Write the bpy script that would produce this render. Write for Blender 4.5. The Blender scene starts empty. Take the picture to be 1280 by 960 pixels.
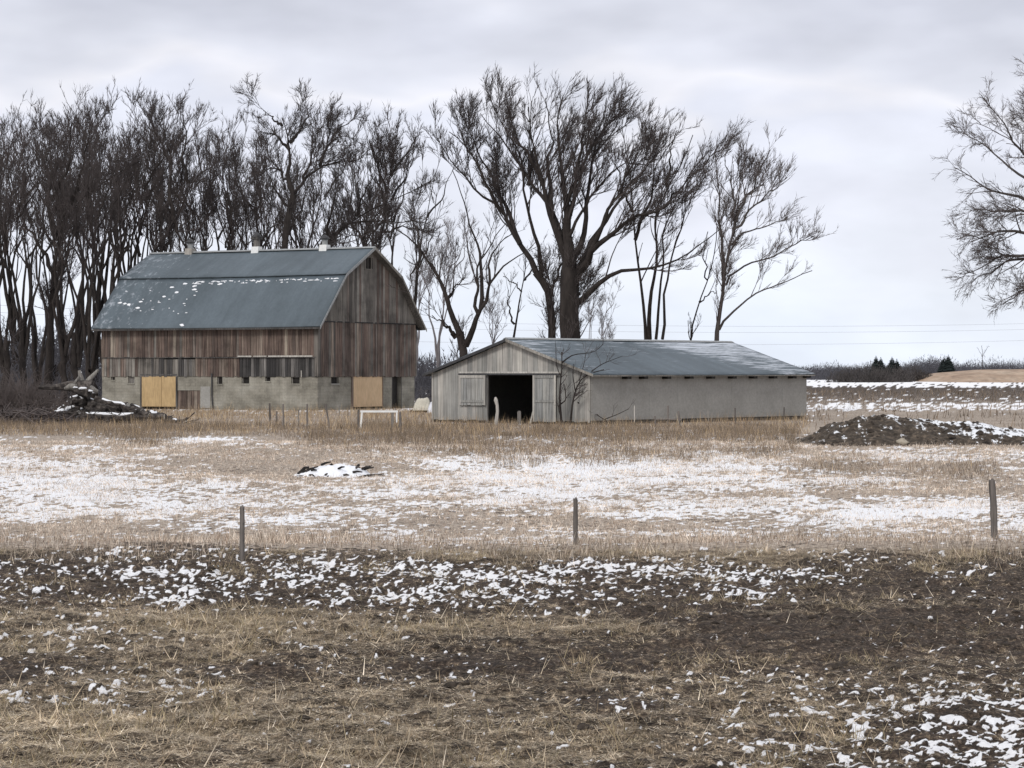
import bpy, math, random
import numpy as np
from mathutils import Vector, Matrix

# ------------------------------------------------------------------ camera, world, sun, exposure
SC = bpy.context.scene
COL = SC.collection
F, HX, HY, CZ = 3200.0, 640.0, 465.0, 2.6      # focal length in photo pixels, horizon, eye height
cam_d = bpy.data.cameras.new('camera'); cam = bpy.data.objects.new('camera', cam_d); COL.objects.link(cam)
cam_d.sensor_width = 36; cam_d.lens = F / 1280 * 36; cam_d.shift_y = -15 / 1280
cam_d.clip_start = 0.5; cam_d.clip_end = 20000
cam.location = (0, 0, CZ); cam.rotation_euler = (math.radians(90), 0, 0)
SC.camera = cam

def build_world():
    w = bpy.data.worlds.new("World"); SC.world = w; w.use_nodes = True
    nt = w.node_tree; N = nt.nodes; L = nt.links; N.clear()
    out = N.new('ShaderNodeOutputWorld')
    sky = N.new('ShaderNodeTexSky'); sky.sky_type = 'NISHITA'; sky.sun_disc = False
    sky.sun_elevation = math.radians(40); sky.sun_rotation = math.radians(205)
    b1 = N.new('ShaderNodeBackground'); b1.inputs['Strength'].default_value = 0.08
    L.new(sky.outputs[0], b1.inputs['Color'])
    tc = N.new('ShaderNodeTexCoord'); sep = N.new('ShaderNodeSeparateXYZ'); L.new(tc.outputs['Generated'], sep.inputs[0])
    def noise(scale, mp, det=4, rough=.5):
        m = N.new('ShaderNodeMapping'); m.inputs['Scale'].default_value = mp; L.new(tc.outputs['Generated'], m.inputs[0])
        n = N.new('ShaderNodeTexNoise'); n.inputs['Scale'].default_value = scale
        n.inputs['Detail'].default_value = det; n.inputs['Roughness'].default_value = rough
        L.new(m.outputs[0], n.inputs['Vector']); return n
    n1 = noise(1.0, (9, 9, 24), 3, .5)
    ma = N.new('ShaderNodeMath'); ma.operation = 'MULTIPLY_ADD'; L.new(n1.outputs[0], ma.inputs[0])
    ma.inputs[1].default_value = .13; ma.inputs[2].default_value = -.065
    ad = N.new('ShaderNodeMath'); ad.operation = 'ADD'; L.new(sep.outputs[2], ad.inputs[0]); L.new(ma.outputs[0], ad.inputs[1])
    mr = N.new('ShaderNodeMapRange'); mr.inputs['From Max'].default_value = .4; L.new(ad.outputs[0], mr.inputs[0])
    cr = N.new('ShaderNodeValToRGB'); L.new(mr.outputs[0], cr.inputs[0])
    e = cr.color_ramp.elements
    e[0].position = 0; e[0].color = (.77, .83, .94, 1)
    e[1].position = 1; e[1].color = (.72, .73, .78, 1)
    for p, c in ((.09, (.80, .84, .93, 1)), (.19, (.78, .80, .90, 1)), (.235, (.74, .76, .86, 1)), (.27, (.83, .83, .895, 1)), (.30, (.72, .735, .82, 1)), (.36, (.60, .615, .70, 1)), (.5, (.68, .69, .76, 1))):
        k = e.new(p); k.color = c
    n2 = noise(1.0, (15, 15, 38), 4, .5)
    r2 = N.new('ShaderNodeMapRange'); r2.inputs['From Min'].default_value = .3; r2.inputs['From Max'].default_value = .7
    r2.inputs['To Min'].default_value = .93; r2.inputs['To Max'].default_value = 1.11; L.new(n2.outputs[0], r2.inputs[0])
    mx = N.new('ShaderNodeVectorMath'); mx.operation = 'SCALE'; L.new(cr.outputs[0], mx.inputs[0]); L.new(r2.outputs[0], mx.inputs['Scale'])
    b2 = N.new('ShaderNodeBackground'); L.new(mx.outputs[0], b2.inputs['Color']); b2.inputs['Strength'].default_value = 1.05
    ms = N.new('ShaderNodeMixShader'); ms.inputs[0].default_value = .93
    L.new(b1.outputs[0], ms.inputs[1]); L.new(b2.outputs[0], ms.inputs[2]); L.new(ms.outputs[0], out.inputs['Surface'])
build_world()
sun_d = bpy.data.lights.new('sun', 'SUN'); sun_d.energy = 1.6; sun_d.angle = math.radians(14); sun_d.color = (1, .96, .91)
sun = bpy.data.objects.new('sun', sun_d); COL.objects.link(sun)
_az = math.radians(205); _el = math.radians(40)
sun.rotation_euler = Vector((math.sin(_az) * math.cos(_el), math.cos(_az) * math.cos(_el), math.sin(_el))).to_track_quat('Z', 'Y').to_euler()
SC.view_settings.view_transform = 'Standard'; SC.view_settings.look = 'None'
SC.view_settings.exposure = 0.08; SC.view_settings.gamma = 1.0; SC.view_settings.use_curve_mapping = False
SC.cycles.max_bounces = 5; SC.cycles.diffuse_bounces = 3

# ------------------------------------------------------------------ noise, terrain, pixel helpers
_tab = np.random.RandomState(7).rand(8, 65536)
def vn(x, y, s=0):
    xi = np.floor(x).astype(np.int64); yi = np.floor(y).astype(np.int64)
    fx = x - xi; fy = y - yi; fx = fx * fx * (3 - 2 * fx); fy = fy * fy * (3 - 2 * fy)
    t = _tab[s % 8]; h = lambda a, b: t[((a * 73856093) ^ (b * 19349663) ^ (s * 83492791)) & 65535]
    return (h(xi, yi) * (1 - fx) + h(xi + 1, yi) * fx) * (1 - fy) + (h(xi, yi + 1) * (1 - fx) + h(xi + 1, yi + 1) * fx) * fy
def fbm(x, y, s=0, o=4, g=.55):
    v = 0; a = 1; tot = 0
    for i in range(o):
        v = v + a * vn(x + 17.3 * i, y - 9.1 * i, s + i); tot += a; a *= g; x = x * 2.03; y = y * 2.03
    return v / tot
def sst(a, b, x):
    t = np.clip((x - a) / (b - a), 0, 1); return t * t * (3 - 2 * t)
def z0(y): return -.45 + .45 * sst(46., 100., np.asarray(y, float))
def terr(x, y):
    x = np.asarray(x, float); y = np.asarray(y, float)
    far = sst(150, 400, y)
    und = (fbm(x / 9, y / 9, 3, 3) - .5) * .10 * (1 - sst(100, 118, y)) + far * (fbm(x / 60, y / 60, 2, 3) - .5) * .5 * (1 - sst(2500, 6000, y))
    return z0(y) + und
def dep(py):
    d = 60.
    for _ in range(40): d = F * (CZ - float(z0(d))) / max(py - HY, .5)
    return d
def gp(px, py):
    """point of the ground seen at photo pixel px, py"""
    d = dep(py); x = (px - HX) / F * d
    for _ in range(6):
        d = .5 * d + .5 * F * (CZ - float(terr(x, d))) / max(py - HY, .5); x = (px - HX) / F * d
    return Vector((x, d, float(terr(x, d))))
def wp(px, py, d): return Vector(((px - HX) / F * d, d, CZ + (HY - py) / F * d))
_R = random.Random(11)

# ------------------------------------------------------------------ mesh helpers
def np_mesh(name, V, Q=None, T=None):
    me = bpy.data.meshes.new(name); V = np.asarray(V, np.float32)
    me.vertices.add(len(V)); me.vertices.foreach_set('co', V.ravel())
    nq = 0 if Q is None else len(Q); nt = 0 if T is None else len(T)
    li = []; 
    if nq: li.append(np.asarray(Q, np.int32).ravel())
    if nt: li.append(np.asarray(T, np.int32).ravel())
    li = np.concatenate(li)
    me.loops.add(len(li)); me.loops.foreach_set('vertex_index', li)
    me.polygons.add(nq + nt)
    st = np.concatenate([np.arange(nq) * 4, nq * 4 + np.arange(nt) * 3]).astype(np.int32)
    me.polygons.foreach_set('loop_start', st)
    me.update(calc_edges=True)
    return me
def setcol(me, name, arr):
    a = me.attributes.new(name, 'FLOAT_COLOR', 'POINT'); c = np.ones((len(arr), 4), np.float32); c[:, :arr.shape[1]] = arr
    a.data.foreach_set('color', c.ravel())
def setf(me, name, arr):
    a = me.attributes.new(name, 'FLOAT', 'POINT'); a.data.foreach_set('value', np.asarray(arr, np.float32))
def smooth(me): me.polygons.foreach_set('use_smooth', np.ones(len(me.polygons), bool)); return me
class MB:
    def __init__(s): s.v = []; s.f = []
    def poly(s, vs, fs):
        n = len(s.v); s.v += [tuple(v) for v in vs]; s.f += [tuple(i + n for i in f) for f in fs]; return s
    def box(s, a, b):
        x0, y0, z0_ = a; x1, y1, z1 = b
        return s.poly([(x0,y0,z0_),(x1,y0,z0_),(x1,y1,z0_),(x0,y1,z0_),(x0,y0,z1),(x1,y0,z1),(x1,y1,z1),(x0,y1,z1)],
                      [(0,3,2,1),(4,5,6,7),(0,1,5,4),(1,2,6,5),(2,3,7,6),(3,0,4,7)])
    def slab(s, pts, d):
        """polygon pts extruded by vector d"""
        n = len(pts); d = Vector(d); P = [Vector(p) for p in pts]
        return s.poly(P + [p + d for p in P], [tuple(range(n))[::-1], tuple(range(n, 2 * n))] + [(i, (i + 1) % n, n + (i + 1) % n, n + i) for i in range(n)])
    def tube(s, pts, rr, S=8, cap=True, jit=0.):
        P = [Vector(p) for p in pts]; n = len(P); vs = []; fs = []
        t0 = (P[-1] - P[0]).normalized(); ref = Vector((0,0,1)) if abs(t0.z) < .8 else Vector((1,0,0))
        for i, p in enumerate(P):
            t = (P[min(i + 1, n - 1)] - P[max(i - 1, 0)]).normalized(); a = t.cross(ref).normalized(); b = a.cross(t)
            r = rr[i] if hasattr(rr, '__len__') else rr
            for k in range(S):
                q = 2 * math.pi * k / S; rj = r * (1 + jit * _R.uniform(-1, 1))
                vs.append(p + a * math.cos(q) * rj + b * math.sin(q) * rj)
        for i in range(n - 1):
            for k in range(S): fs.append((i * S + k, i * S + (k + 1) % S, (i + 1) * S + (k + 1) % S, (i + 1) * S + k))
        if cap: fs += [tuple(range(S))[::-1], tuple(range((n - 1) * S, n * S))]
        return s.poly(vs, fs)
    def mesh(s, name):
        me = bpy.data.meshes.new(name); me.from_pydata(s.v, [], s.f); me.update(); return me
def link(name, me, mat=None, parent=None, loc=None):
    o = bpy.data.objects.new(name, me); COL.objects.link(o)
    if mat and me and not me.materials: me.materials.append(mat)
    if parent: o.parent = parent
    if loc is not None: o.location = loc
    return o
def obj(name, mb, mat, parent=None, sm=False):
    me = mb.mesh(name)
    if sm: smooth(me)
    return link(name, me, mat, parent)
def thing(name, loc, label, cat, group=None, rz=0):
    o = bpy.data.objects.new(name, None); COL.objects.link(o); o.location = loc; o.rotation_euler.z = rz
    return tag(o, label, cat, group)
def tag(o, label=None, cat=None, group=None, kind=None):
    for k, v in (('label', label), ('category', cat), ('group', group), ('kind', kind)):
        if v: o[k] = v
    return o
_boxes = {}
def board(name, a, b, mat, parent, tilt=0):
    """one board: a shared unit box, scaled"""
    if mat.name not in _boxes:
        m = MB().box((0,0,0), (1,1,1)).mesh('board'); m.materials.append(mat); _boxes[mat.name] = m
    o = bpy.data.objects.new(name, _boxes[mat.name]); COL.objects.link(o); o.parent = parent
    o.location = a; o.scale = [b[i] - a[i] for i in range(3)]; o.rotation_euler = (0, tilt, 0) if abs(b[1]-a[1]) < abs(b[0]-a[0]) else (tilt, 0, 0)
    return o

# ------------------------------------------------------------------ materials
class NT:
    def __init__(s, name):
        s.m = bpy.data.materials.new(name); s.m.use_nodes = True; s.n = s.m.node_tree.nodes; s.l = s.m.node_tree.links
        s.b = s.n['Principled BSDF']; s.b.inputs['Roughness'].default_value = .85; s.b.inputs['Specular IOR Level'].default_value = .25
    def pos(s): return s.n.new('ShaderNodeNewGeometry').outputs['Position']
    def objc(s): return s.n.new('ShaderNodeTexCoord').outputs['Object']
    def noise(s, vec, sc=(1,1,1), det=4, rough=.55, rot=(0,0,0)):
        m = s.n.new('ShaderNodeMapping'); m.inputs['Scale'].default_value = sc; m.inputs['Rotation'].default_value = rot; s.l.new(vec, m.inputs[0])
        n = s.n.new('ShaderNodeTexNoise'); n.inputs['Scale'].default_value = 1; n.inputs['Detail'].default_value = det; n.inputs['Roughness'].default_value = rough
        s.l.new(m.outputs[0], n.inputs['Vector']); return n.outputs[0]
    def ramp(s, fac, stops, interp='LINEAR'):
        r = s.n.new('ShaderNodeValToRGB'); s.l.new(fac, r.inputs[0]); e = r.color_ramp.elements; r.color_ramp.interpolation = interp
        while len(e) > 1: e.remove(e[0])
        for i, (p, c) in enumerate(stops):
            k = e[0] if i == 0 else e.new(p)
            k.position = p; k.color = (*c, 1) if hasattr(c, '__len__') else (c, c, c, 1)
        return r.outputs[0]
    def mix(s, fac, a, b, mode='MIX'):
        m = s.n.new('ShaderNodeMix'); m.data_type = 'RGBA'; m.blend_type = mode
        for k, v in ((0, fac), (6, a), (7, b)):
            if isinstance(v, bpy.types.NodeSocket): s.l.new(v, m.inputs[k])
            elif k == 0: m.inputs[0].default_value = v
            else: m.inputs[k].default_value = (*v, 1)
        return m.outputs[2]
    def math(s, op, a, b, c=None):
        m = s.n.new('ShaderNodeMath'); m.operation = op
        for k, v in enumerate((a, b, c)):
            if isinstance(v, bpy.types.NodeSocket): s.l.new(v, m.inputs[k])
            elif v is not None: m.inputs[k].default_value = v
        return m.outputs[0]
    def attr(s, name):
        a = s.n.new('ShaderNodeAttribute'); a.attribute_name = name; return a
    def rnd(s): return s.n.new('ShaderNodeObjectInfo').outputs['Random']
    def col(s, c):
        if isinstance(c, bpy.types.NodeSocket): s.l.new(c, s.b.inputs['Base Color'])
        else: s.b.inputs['Base Color'].default_value = (*c, 1)
    def bump(s, h, st=.4, dist=.02):
        b = s.n.new('ShaderNodeBump'); b.inputs['Strength'].default_value = st; b.inputs['Distance'].default_value = dist
        s.l.new(h, b.inputs['Height']); s.l.new(b.outputs[0], s.b.inputs['Normal'])
    def rough(s, v): s.b.inputs['Roughness'].default_value = v; return s

def m_wood(name, stops, streak=.6, low=.35):
    t = NT(name); p = t.pos()
    base = t.ramp(t.rnd(), stops)
    st = t.noise(p, (14, 14, .5), 4, .6)
    c = t.mix(streak, base, t.ramp(st, [(.34, .3), (.5, .95), (.64, 1.7)]), 'MULTIPLY')
    bl = t.noise(p, (.45, .45, .55), 4, .6)
    c = t.mix(.8, c, t.ramp(bl, [(.32, low), (.5, 1.), (.68, 1.35)]), 'MULTIPLY')
    t.col(c); t.bump(st, .5, .02); return t.m
M_barn = m_wood('barn_board', [(0, (.075, .058, .05)), (.25, (.135, .102, .086)), (.5, (.125, .088, .073)), (.7, (.165, .128, .105)), (.88, (.15, .13, .115)), (.96, (.23, .195, .16)), (1, (.32, .275, .22))])
M_barn_red = m_wood('barn_board_red', [(0, (.08, .059, .050)), (.3, (.115, .084, .070)), (.6, (.14, .106, .087)), (.85, (.165, .13, .107)), (1, (.25, .208, .17))], .75, .5)
M_barn_grey = m_wood('barn_board_grey', [(0, (.075, .069, .062)), (.3, (.13, .118, .105)), (.7, (.16, .147, .13)), (1, (.24, .225, .2))])
M_barn_dark = m_wood('barn_board_dark', [(0, (.03, .029, .029)), (.5, (.07, .066, .063)), (.85, (.10, .095, .09)), (1, (.17, .16, .15))])
M_shed_wood = m_wood('shed_board', [(0, (.21, .21, .20)), (.5, (.29, .285, .265)), (.85, (.34, .325, .30)), (1, (.39, .375, .34))], .35, .8)
M_door_wood = m_wood('door_board', [(0, (.20, .205, .20)), (.5, (.27, .27, .26)), (1, (.34, .335, .31))], .45, .7)
M_post = m_wood('post_wood', [(0, (.11, .097, .088)), (1, (.17, .152, .138))], .6, .7)
M_pale = m_wood('pale_wood', [(0, (.33, .31, .28)), (1, (.5, .48, .44))], .4, .7)
M_grey_wood = m_wood('grey_wood', [(0, (.15, .14, .13)), (1, (.26, .245, .22))], .5, .6)
def m_simple(name, a, b, sc=3., rough=.85, bump=.3, extra=None, det=5):
    t = NT(name); n = t.noise(t.pos(), (sc, sc, sc), det, .6); c = t.ramp(n, [(.3, a), (.7, b)])
    t.col(c); t.rough(rough)
    if bump: t.bump(n, bump, .03)
    return t.m
M_dark = m_simple('dark_recess', (.012, .011, .01), (.03, .027, .024), 2)  # near-black: indoor shade put into the colour; charred sticks share it
M_snow = m_simple('snow', (.78, .80, .84), (.9, .91, .93), 6, .6, .4)
M_white = m_simple('white_paint', (.68, .69, .68), (.82, .82, .8), 5, .5, .1)
M_metal_dark = m_simple('dark_metal', (.03, .03, .033), (.07, .07, .072), 6, .5)
M_galv = m_simple('galvanised', (.2, .21, .21), (.36, .37, .37), 7, .5, .1)
M_wire = m_simple('wire', (.38, .39, .42), (.42, .43, .46), 1, .6, 0)
M_bark = None
def m_bark(name, lo, hi):
    t = NT(name); n = t.noise(t.pos(), (3.5, 3.5, 1.1), 5, .65); c = t.ramp(n, [(.3, lo), (.7, hi)])
    t.col(t.mix(.5, c, t.ramp(t.rnd(), [(0, .75), (1, 1.3)]), 'MULTIPLY')); t.bump(n, .7, .06); t.rough(.95); return t.m
M_bark = m_bark('bark', (.016, .013, .012), (.048, .040, .036))
M_twig = m_bark('twig_bark', (.046, .038, .037), (.085, .072, .069))
M_bark2 = m_bark('bark_light', (.05, .043, .041), (.095, .084, .078))
M_twig2 = m_bark('twig_bark_light', (.085, .072, .068), (.125, .105, .1))
M_far = m_bark('far_twigs', (.055, .056, .066), (.10, .096, .105))  # bluish and lightened: distance haze put into the twig colour
M_pale_twig = m_bark('far_pale_twigs', (.16, .15, .155), (.24, .22, .225))  # paler still: haze on the far trees painted as bark colour
M_brown_twig = m_bark('brown_twigs', (.085, .068, .056), (.15, .12, .1))
M_conifer = m_bark('conifer_needles', (.012, .018, .018), (.03, .04, .038))
def m_log():
    t = NT('log_bark'); p = t.pos(); n = t.noise(p, (4, 4, 4), 5, .65)
    t.col(t.ramp(n, [(.3, (.018, .016, .016)), (.5, (.05, .043, .039)), (.7, (.16, .14, .125))])); t.bump(n, .8, .05); return t.m
M_log = m_log()
def m_ply(name, a, b):
    t = NT(name); p = t.pos(); n = t.noise(p, (1.2, 1.2, 1.0), 5, .65); f = t.noise(p, (16, 16, 1.6), 5, .65)
    c = t.mix(.7, t.ramp(n, [(.3, a), (.7, b)]), t.ramp(f, [(.3, .65), (.5, 1.), (.7, 1.2)]), 'MULTIPLY')
    t.col(c); return t.m
M_ply = m_ply('plywood_sheet', (.40, .28, .145), (.52, .375, .20))
M_ply2 = m_ply('particle_board', (.50, .36, .22), (.60, .44, .28))
def m_block(name, a, b, c3, stain=.6):
    t = NT(name); p = t.objc(); n = t.noise(p, (.6, .6, .9), 6, .65); f = t.noise(p, (9, 9, 9), 4, .6)
    c = t.ramp(n, [(.3, a), (.5, b), (.72, c3)])
    c = t.mix(.45, c, t.ramp(f, [(.3, .75), (.7, 1.2)]), 'MULTIPLY')
    # damp, dirty foot of the wall
    s = t.n.new('ShaderNodeSeparateXYZ'); t.l.new(p, s.inputs[0])
    z = t.math('ADD', s.outputs[2], t.math('MULTIPLY', n, 1.1))
    c = t.mix(stain, c, t.ramp(z, [(.35, (.45, .42, .38)), (1.15, (1, 1, 1))]), 'MULTIPLY')
    cb = t.n.new('ShaderNodeCombineXYZ'); t.l.new(t.math('ADD', s.outputs[0], s.outputs[1]), cb.inputs[0]); t.l.new(s.outputs[2], cb.inputs[1])
    bk = t.n.new('ShaderNodeTexBrick'); t.l.new(cb.outputs[0], bk.inputs['Vector']); bk.inputs['Scale'].default_value = 1.; bk.inputs['Brick Width'].default_value = .41; bk.inputs['Row Height'].default_value = .205; bk.inputs['Mortar Size'].default_value = .014
    bk.inputs['Color1'].default_value = (.88, .88, .88, 1); bk.inputs['Color2'].default_value = (1.08, 1.07, 1.05, 1); bk.inputs['Mortar'].default_value = (.7, .69, .66, 1)
    if name != 'concrete_block': t.col(c); t.bump(f, .2, .01); return t.m
    c = t.mix(.55, c, bk.outputs['Color'], 'MULTIPLY')
    sk = t.noise(p, (1.8, 1.8, .22), 5, .7); c = t.mix(.55, c, t.ramp(sk, [(.36, .72), (.5, 1.), (.66, 1.12)]), 'MULTIPLY')
    t.col(c); t.bump(f, .4, .02); return t.m
M_block = m_block('concrete_block', (.145, .135, .11), (.265, .25, .21), (.35, .335, .29))
M_stucco = m_block('wall_sheet', (.27, .262, .24), (.31, .302, .28), (.345, .335, .31), .25)
def m_roof(name, kind):
    t = NT(name); p = t.objc(); n = t.noise(p, (.25, .25, .25), 5, .6); f = t.noise(p, (6, 6, 2), 4, .6)
    v = t.noise(p, (1.4, .08, .3) if kind == 'shed' else (.2, 1.6, .2), 3, .5)
    c = t.ramp(n, [(.3, (.080, .100, .114)), (.7, (.114, .141, .161))])
    c = t.mix(.6, c, t.ramp(v, [(.3, .82), (.7, 1.2)]), 'MULTIPLY')
    c = t.mix(.5, c, t.ramp(f, [(.3, .82), (.7, 1.18)]), 'MULTIPLY')
    s = t.n.new('ShaderNodeSeparateXYZ'); t.l.new(p, s.inputs[0]); X, Y, Z = s.outputs
    if kind == 'barn':       # thin snow: dusting at the far end and below the break
        a = t.noise(p, (1.1, 2.2, 2.2), 5, .75)
        far = t.ramp(Y, [(0, 0.)]) if False else t.math('MULTIPLY', t.math('SUBTRACT', Y, 10.), .018)
        th = t.math('ADD', a, t.math('MAXIMUM', far, 0.))
        fac = t.ramp(th, [(.66, 0.), (.76, .3), (.88, .6)])
    else:
        a = t.noise(p, (.55, 5.5, 5.5), 6, .72, (0, 0, math.radians(0)))
        up = t.math('MULTIPLY', t.math('SUBTRACT', Z, 3.5), .09)                     # more near the ridge
        rt = t.math('MULTIPLY', t.math('MAXIMUM', t.math('SUBTRACT', X, t.math('MULTIPLY_ADD', Z, -2.8, 21.5)), 0.), .07)
        lf = t.math('MULTIPLY', t.math('MAXIMUM', t.math('SUBTRACT', 3.4, X), 0.), .022)
        rt = t.math('MINIMUM', rt, .17)
        th = t.math('ADD', a, t.math('ADD', rt, t.math('ADD', t.math('MAXIMUM', up, -.03), lf)))
        fac = t.ramp(th, [(.60, 0.), (.68, .45), (.78, .85)])
    t.col(t.mix(fac, c, (.62, .66, .72))); t.rough(.55); t.bump(f, .25, .02); return t.m
M_roof_b = m_roof('barn_roofing', 'barn'); M_roof_s = m_roof('shed_roofing', 'shed')

# ------------------------------------------------------------------ ground
def g2(px, py, cx, cy, rx, ry): return np.exp(-(((px - cx) / rx) ** 2 + ((py - cy) / ry) ** 2))
def to_px(x, y):
    y = np.maximum(y, 2.); return HX + x / y * F, HY + (CZ - z0(y)) / y * F
def zones(x, y):
    """snow cover, straw cover wished for at world points x, y"""
    px, py = to_px(x, y)
    wob = (fbm(x / 3.1, y / 7., 5, 3) - .5)
    pw = py + wob * np.clip((py - 500) * .22, 0, 34)
    S = np.interp(pw, [466, 475, 477, 483, 485, 496, 498, 502, 505, 512, 516, 528, 540, 552, 566, 600, 640, 668, 682, 692, 700, 712, 745, 762, 778, 830, 1100],
                      [.6, .72, .72, .65, .2, .2, .42, .25, .62, .5, .12, .10, .22, .29, .42, .48, .46, .40, .26, .08, .30, .40, .36, .14, .075, .07, .07])
    mead = (py > 545) & (py < 690)
    S = S + mead * (.30 * g2(px, py, 90, 600, 190, 42) + .14 * g2(px, py, 330, 655, 170, 18) + .24 * g2(px, py, 830, 590, 260, 26) + .22 * g2(px, py, 1120, 642, 260, 24) + .2 * g2(px, py, 620, 600, 160, 30)
                    + .25 * g2(px, py, 1130, 572, 90, 7) + .5 * g2(px, py, 260, 550, 70, 4)
                    - .35 * g2(px, py, 330, 585, 210, 22) - .35 * g2(px, py, 1060, 582, 70, 12) - .3 * g2(px, py, 1200, 590, 60, 14) - .3 * g2(px, py, 1180, 615, 120, 8) - .12 * g2(px, py, 460, 640, 190, 16)
                    - .25 * g2(px, py, 640, 655, 300, 8) - .25 * g2(px, py, 950, 618, 120, 7) - .3 * g2(px, py, 330, 675, 60, 6) - .35 * g2(px, py, 110, 662, 90, 6))
    row = (pw > 695) & (pw < 770)
    lim = 1 - sst(960, 1100, px + (py - 720) * 1.5) * .75
    lim = lim * (1 - .55 * g2(px, py, 60, 740, 110, 40)) * (1 - .6 * sst(740, 765, py) * sst(700, 800, px))
    S = np.where(row, S * lim, S)
    low = pw > 762
    S = S + low * (.33 * g2(px, py, 1310, 965, 230, 85) + .18 * g2(px, py, 1220, 865, 130, 34) + .10 * g2(px, py, 30, 812, 60, 8) + .05 * g2(px, py, 180, 850, 150, 20) + .12 * g2(px, py, 1010, 880, 120, 60)
                   - .10 * g2(px, py, 1000, 800, 260, 45) - .08 * g2(px, py, 120, 930, 300, 40))
    # straw / dead grass cover of the bare ground
    G = np.interp(pw, [466, 484, 500, 512, 560, 600, 690, 700, 745, 770, 800, 1100], [.3, .15, .4, .8, .85, .8, .9, .3, .2, .42, .42, .46])
    G = G + low * (.6 * g2(px, py, 260, 782, 200, 22) + .45 * g2(px, py, 730, 786, 120, 10) + .34 * g2(px, py, 120, 905, 360, 55) + .3 * g2(px, py, 560, 930, 260, 30) + .15 * g2(px, py, 930, 860, 170, 40)
                   - .42 * g2(px, py, 1080, 770, 300, 60) - .3 * g2(px, py, 620, 830, 160, 22) - .25 * g2(px, py, 760, 880, 90, 14) - .3 * g2(px, py, 20, 840, 60, 20) - .3 * g2(px, py, 330, 840, 90, 14) - .35 * g2(px, py, 1250, 930, 160, 60))
    return px, py, np.clip(S, 0, 1.2), np.clip(G, 0, 1)
def relief(x, y, soil): return (fbm(x * 2.6, y * 2.2, 2, 4, .62) - .5) * (.05 + .13 * soil) + (fbm(x * 8., y * 5., 3, 2) - .5) * (.03 + .05 * soil)
def snowmask(x, y, S):
    # lumps a hand's breadth to an arm's length, drawn out sideways
    a = fbm(x * .9, y * .5, 1, 3); b = fbm(x * 4.6, y * 2.8, 4, 3, .7); c = fbm(x * 13., y * 9., 2, 2)
    k = sst(46, 42, y)     # near: smaller, separate crumbs
    b = b * (1 - k) + k * fbm(x * 8.5, y * 5.5, 4, 2); c = c * (1 - k) + k * fbm(x * 21., y * 15., 2, 2)
    n = (.30 - .08 * k) * a + (.36) * b + (.34 + .08 * k) * c
    n = np.clip((n - .5) * (2.2 + .3 * k) + .5, 0, 1)
    return sst(-.10 + .04 * k, .12 - .03 * k, S - n)
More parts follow.
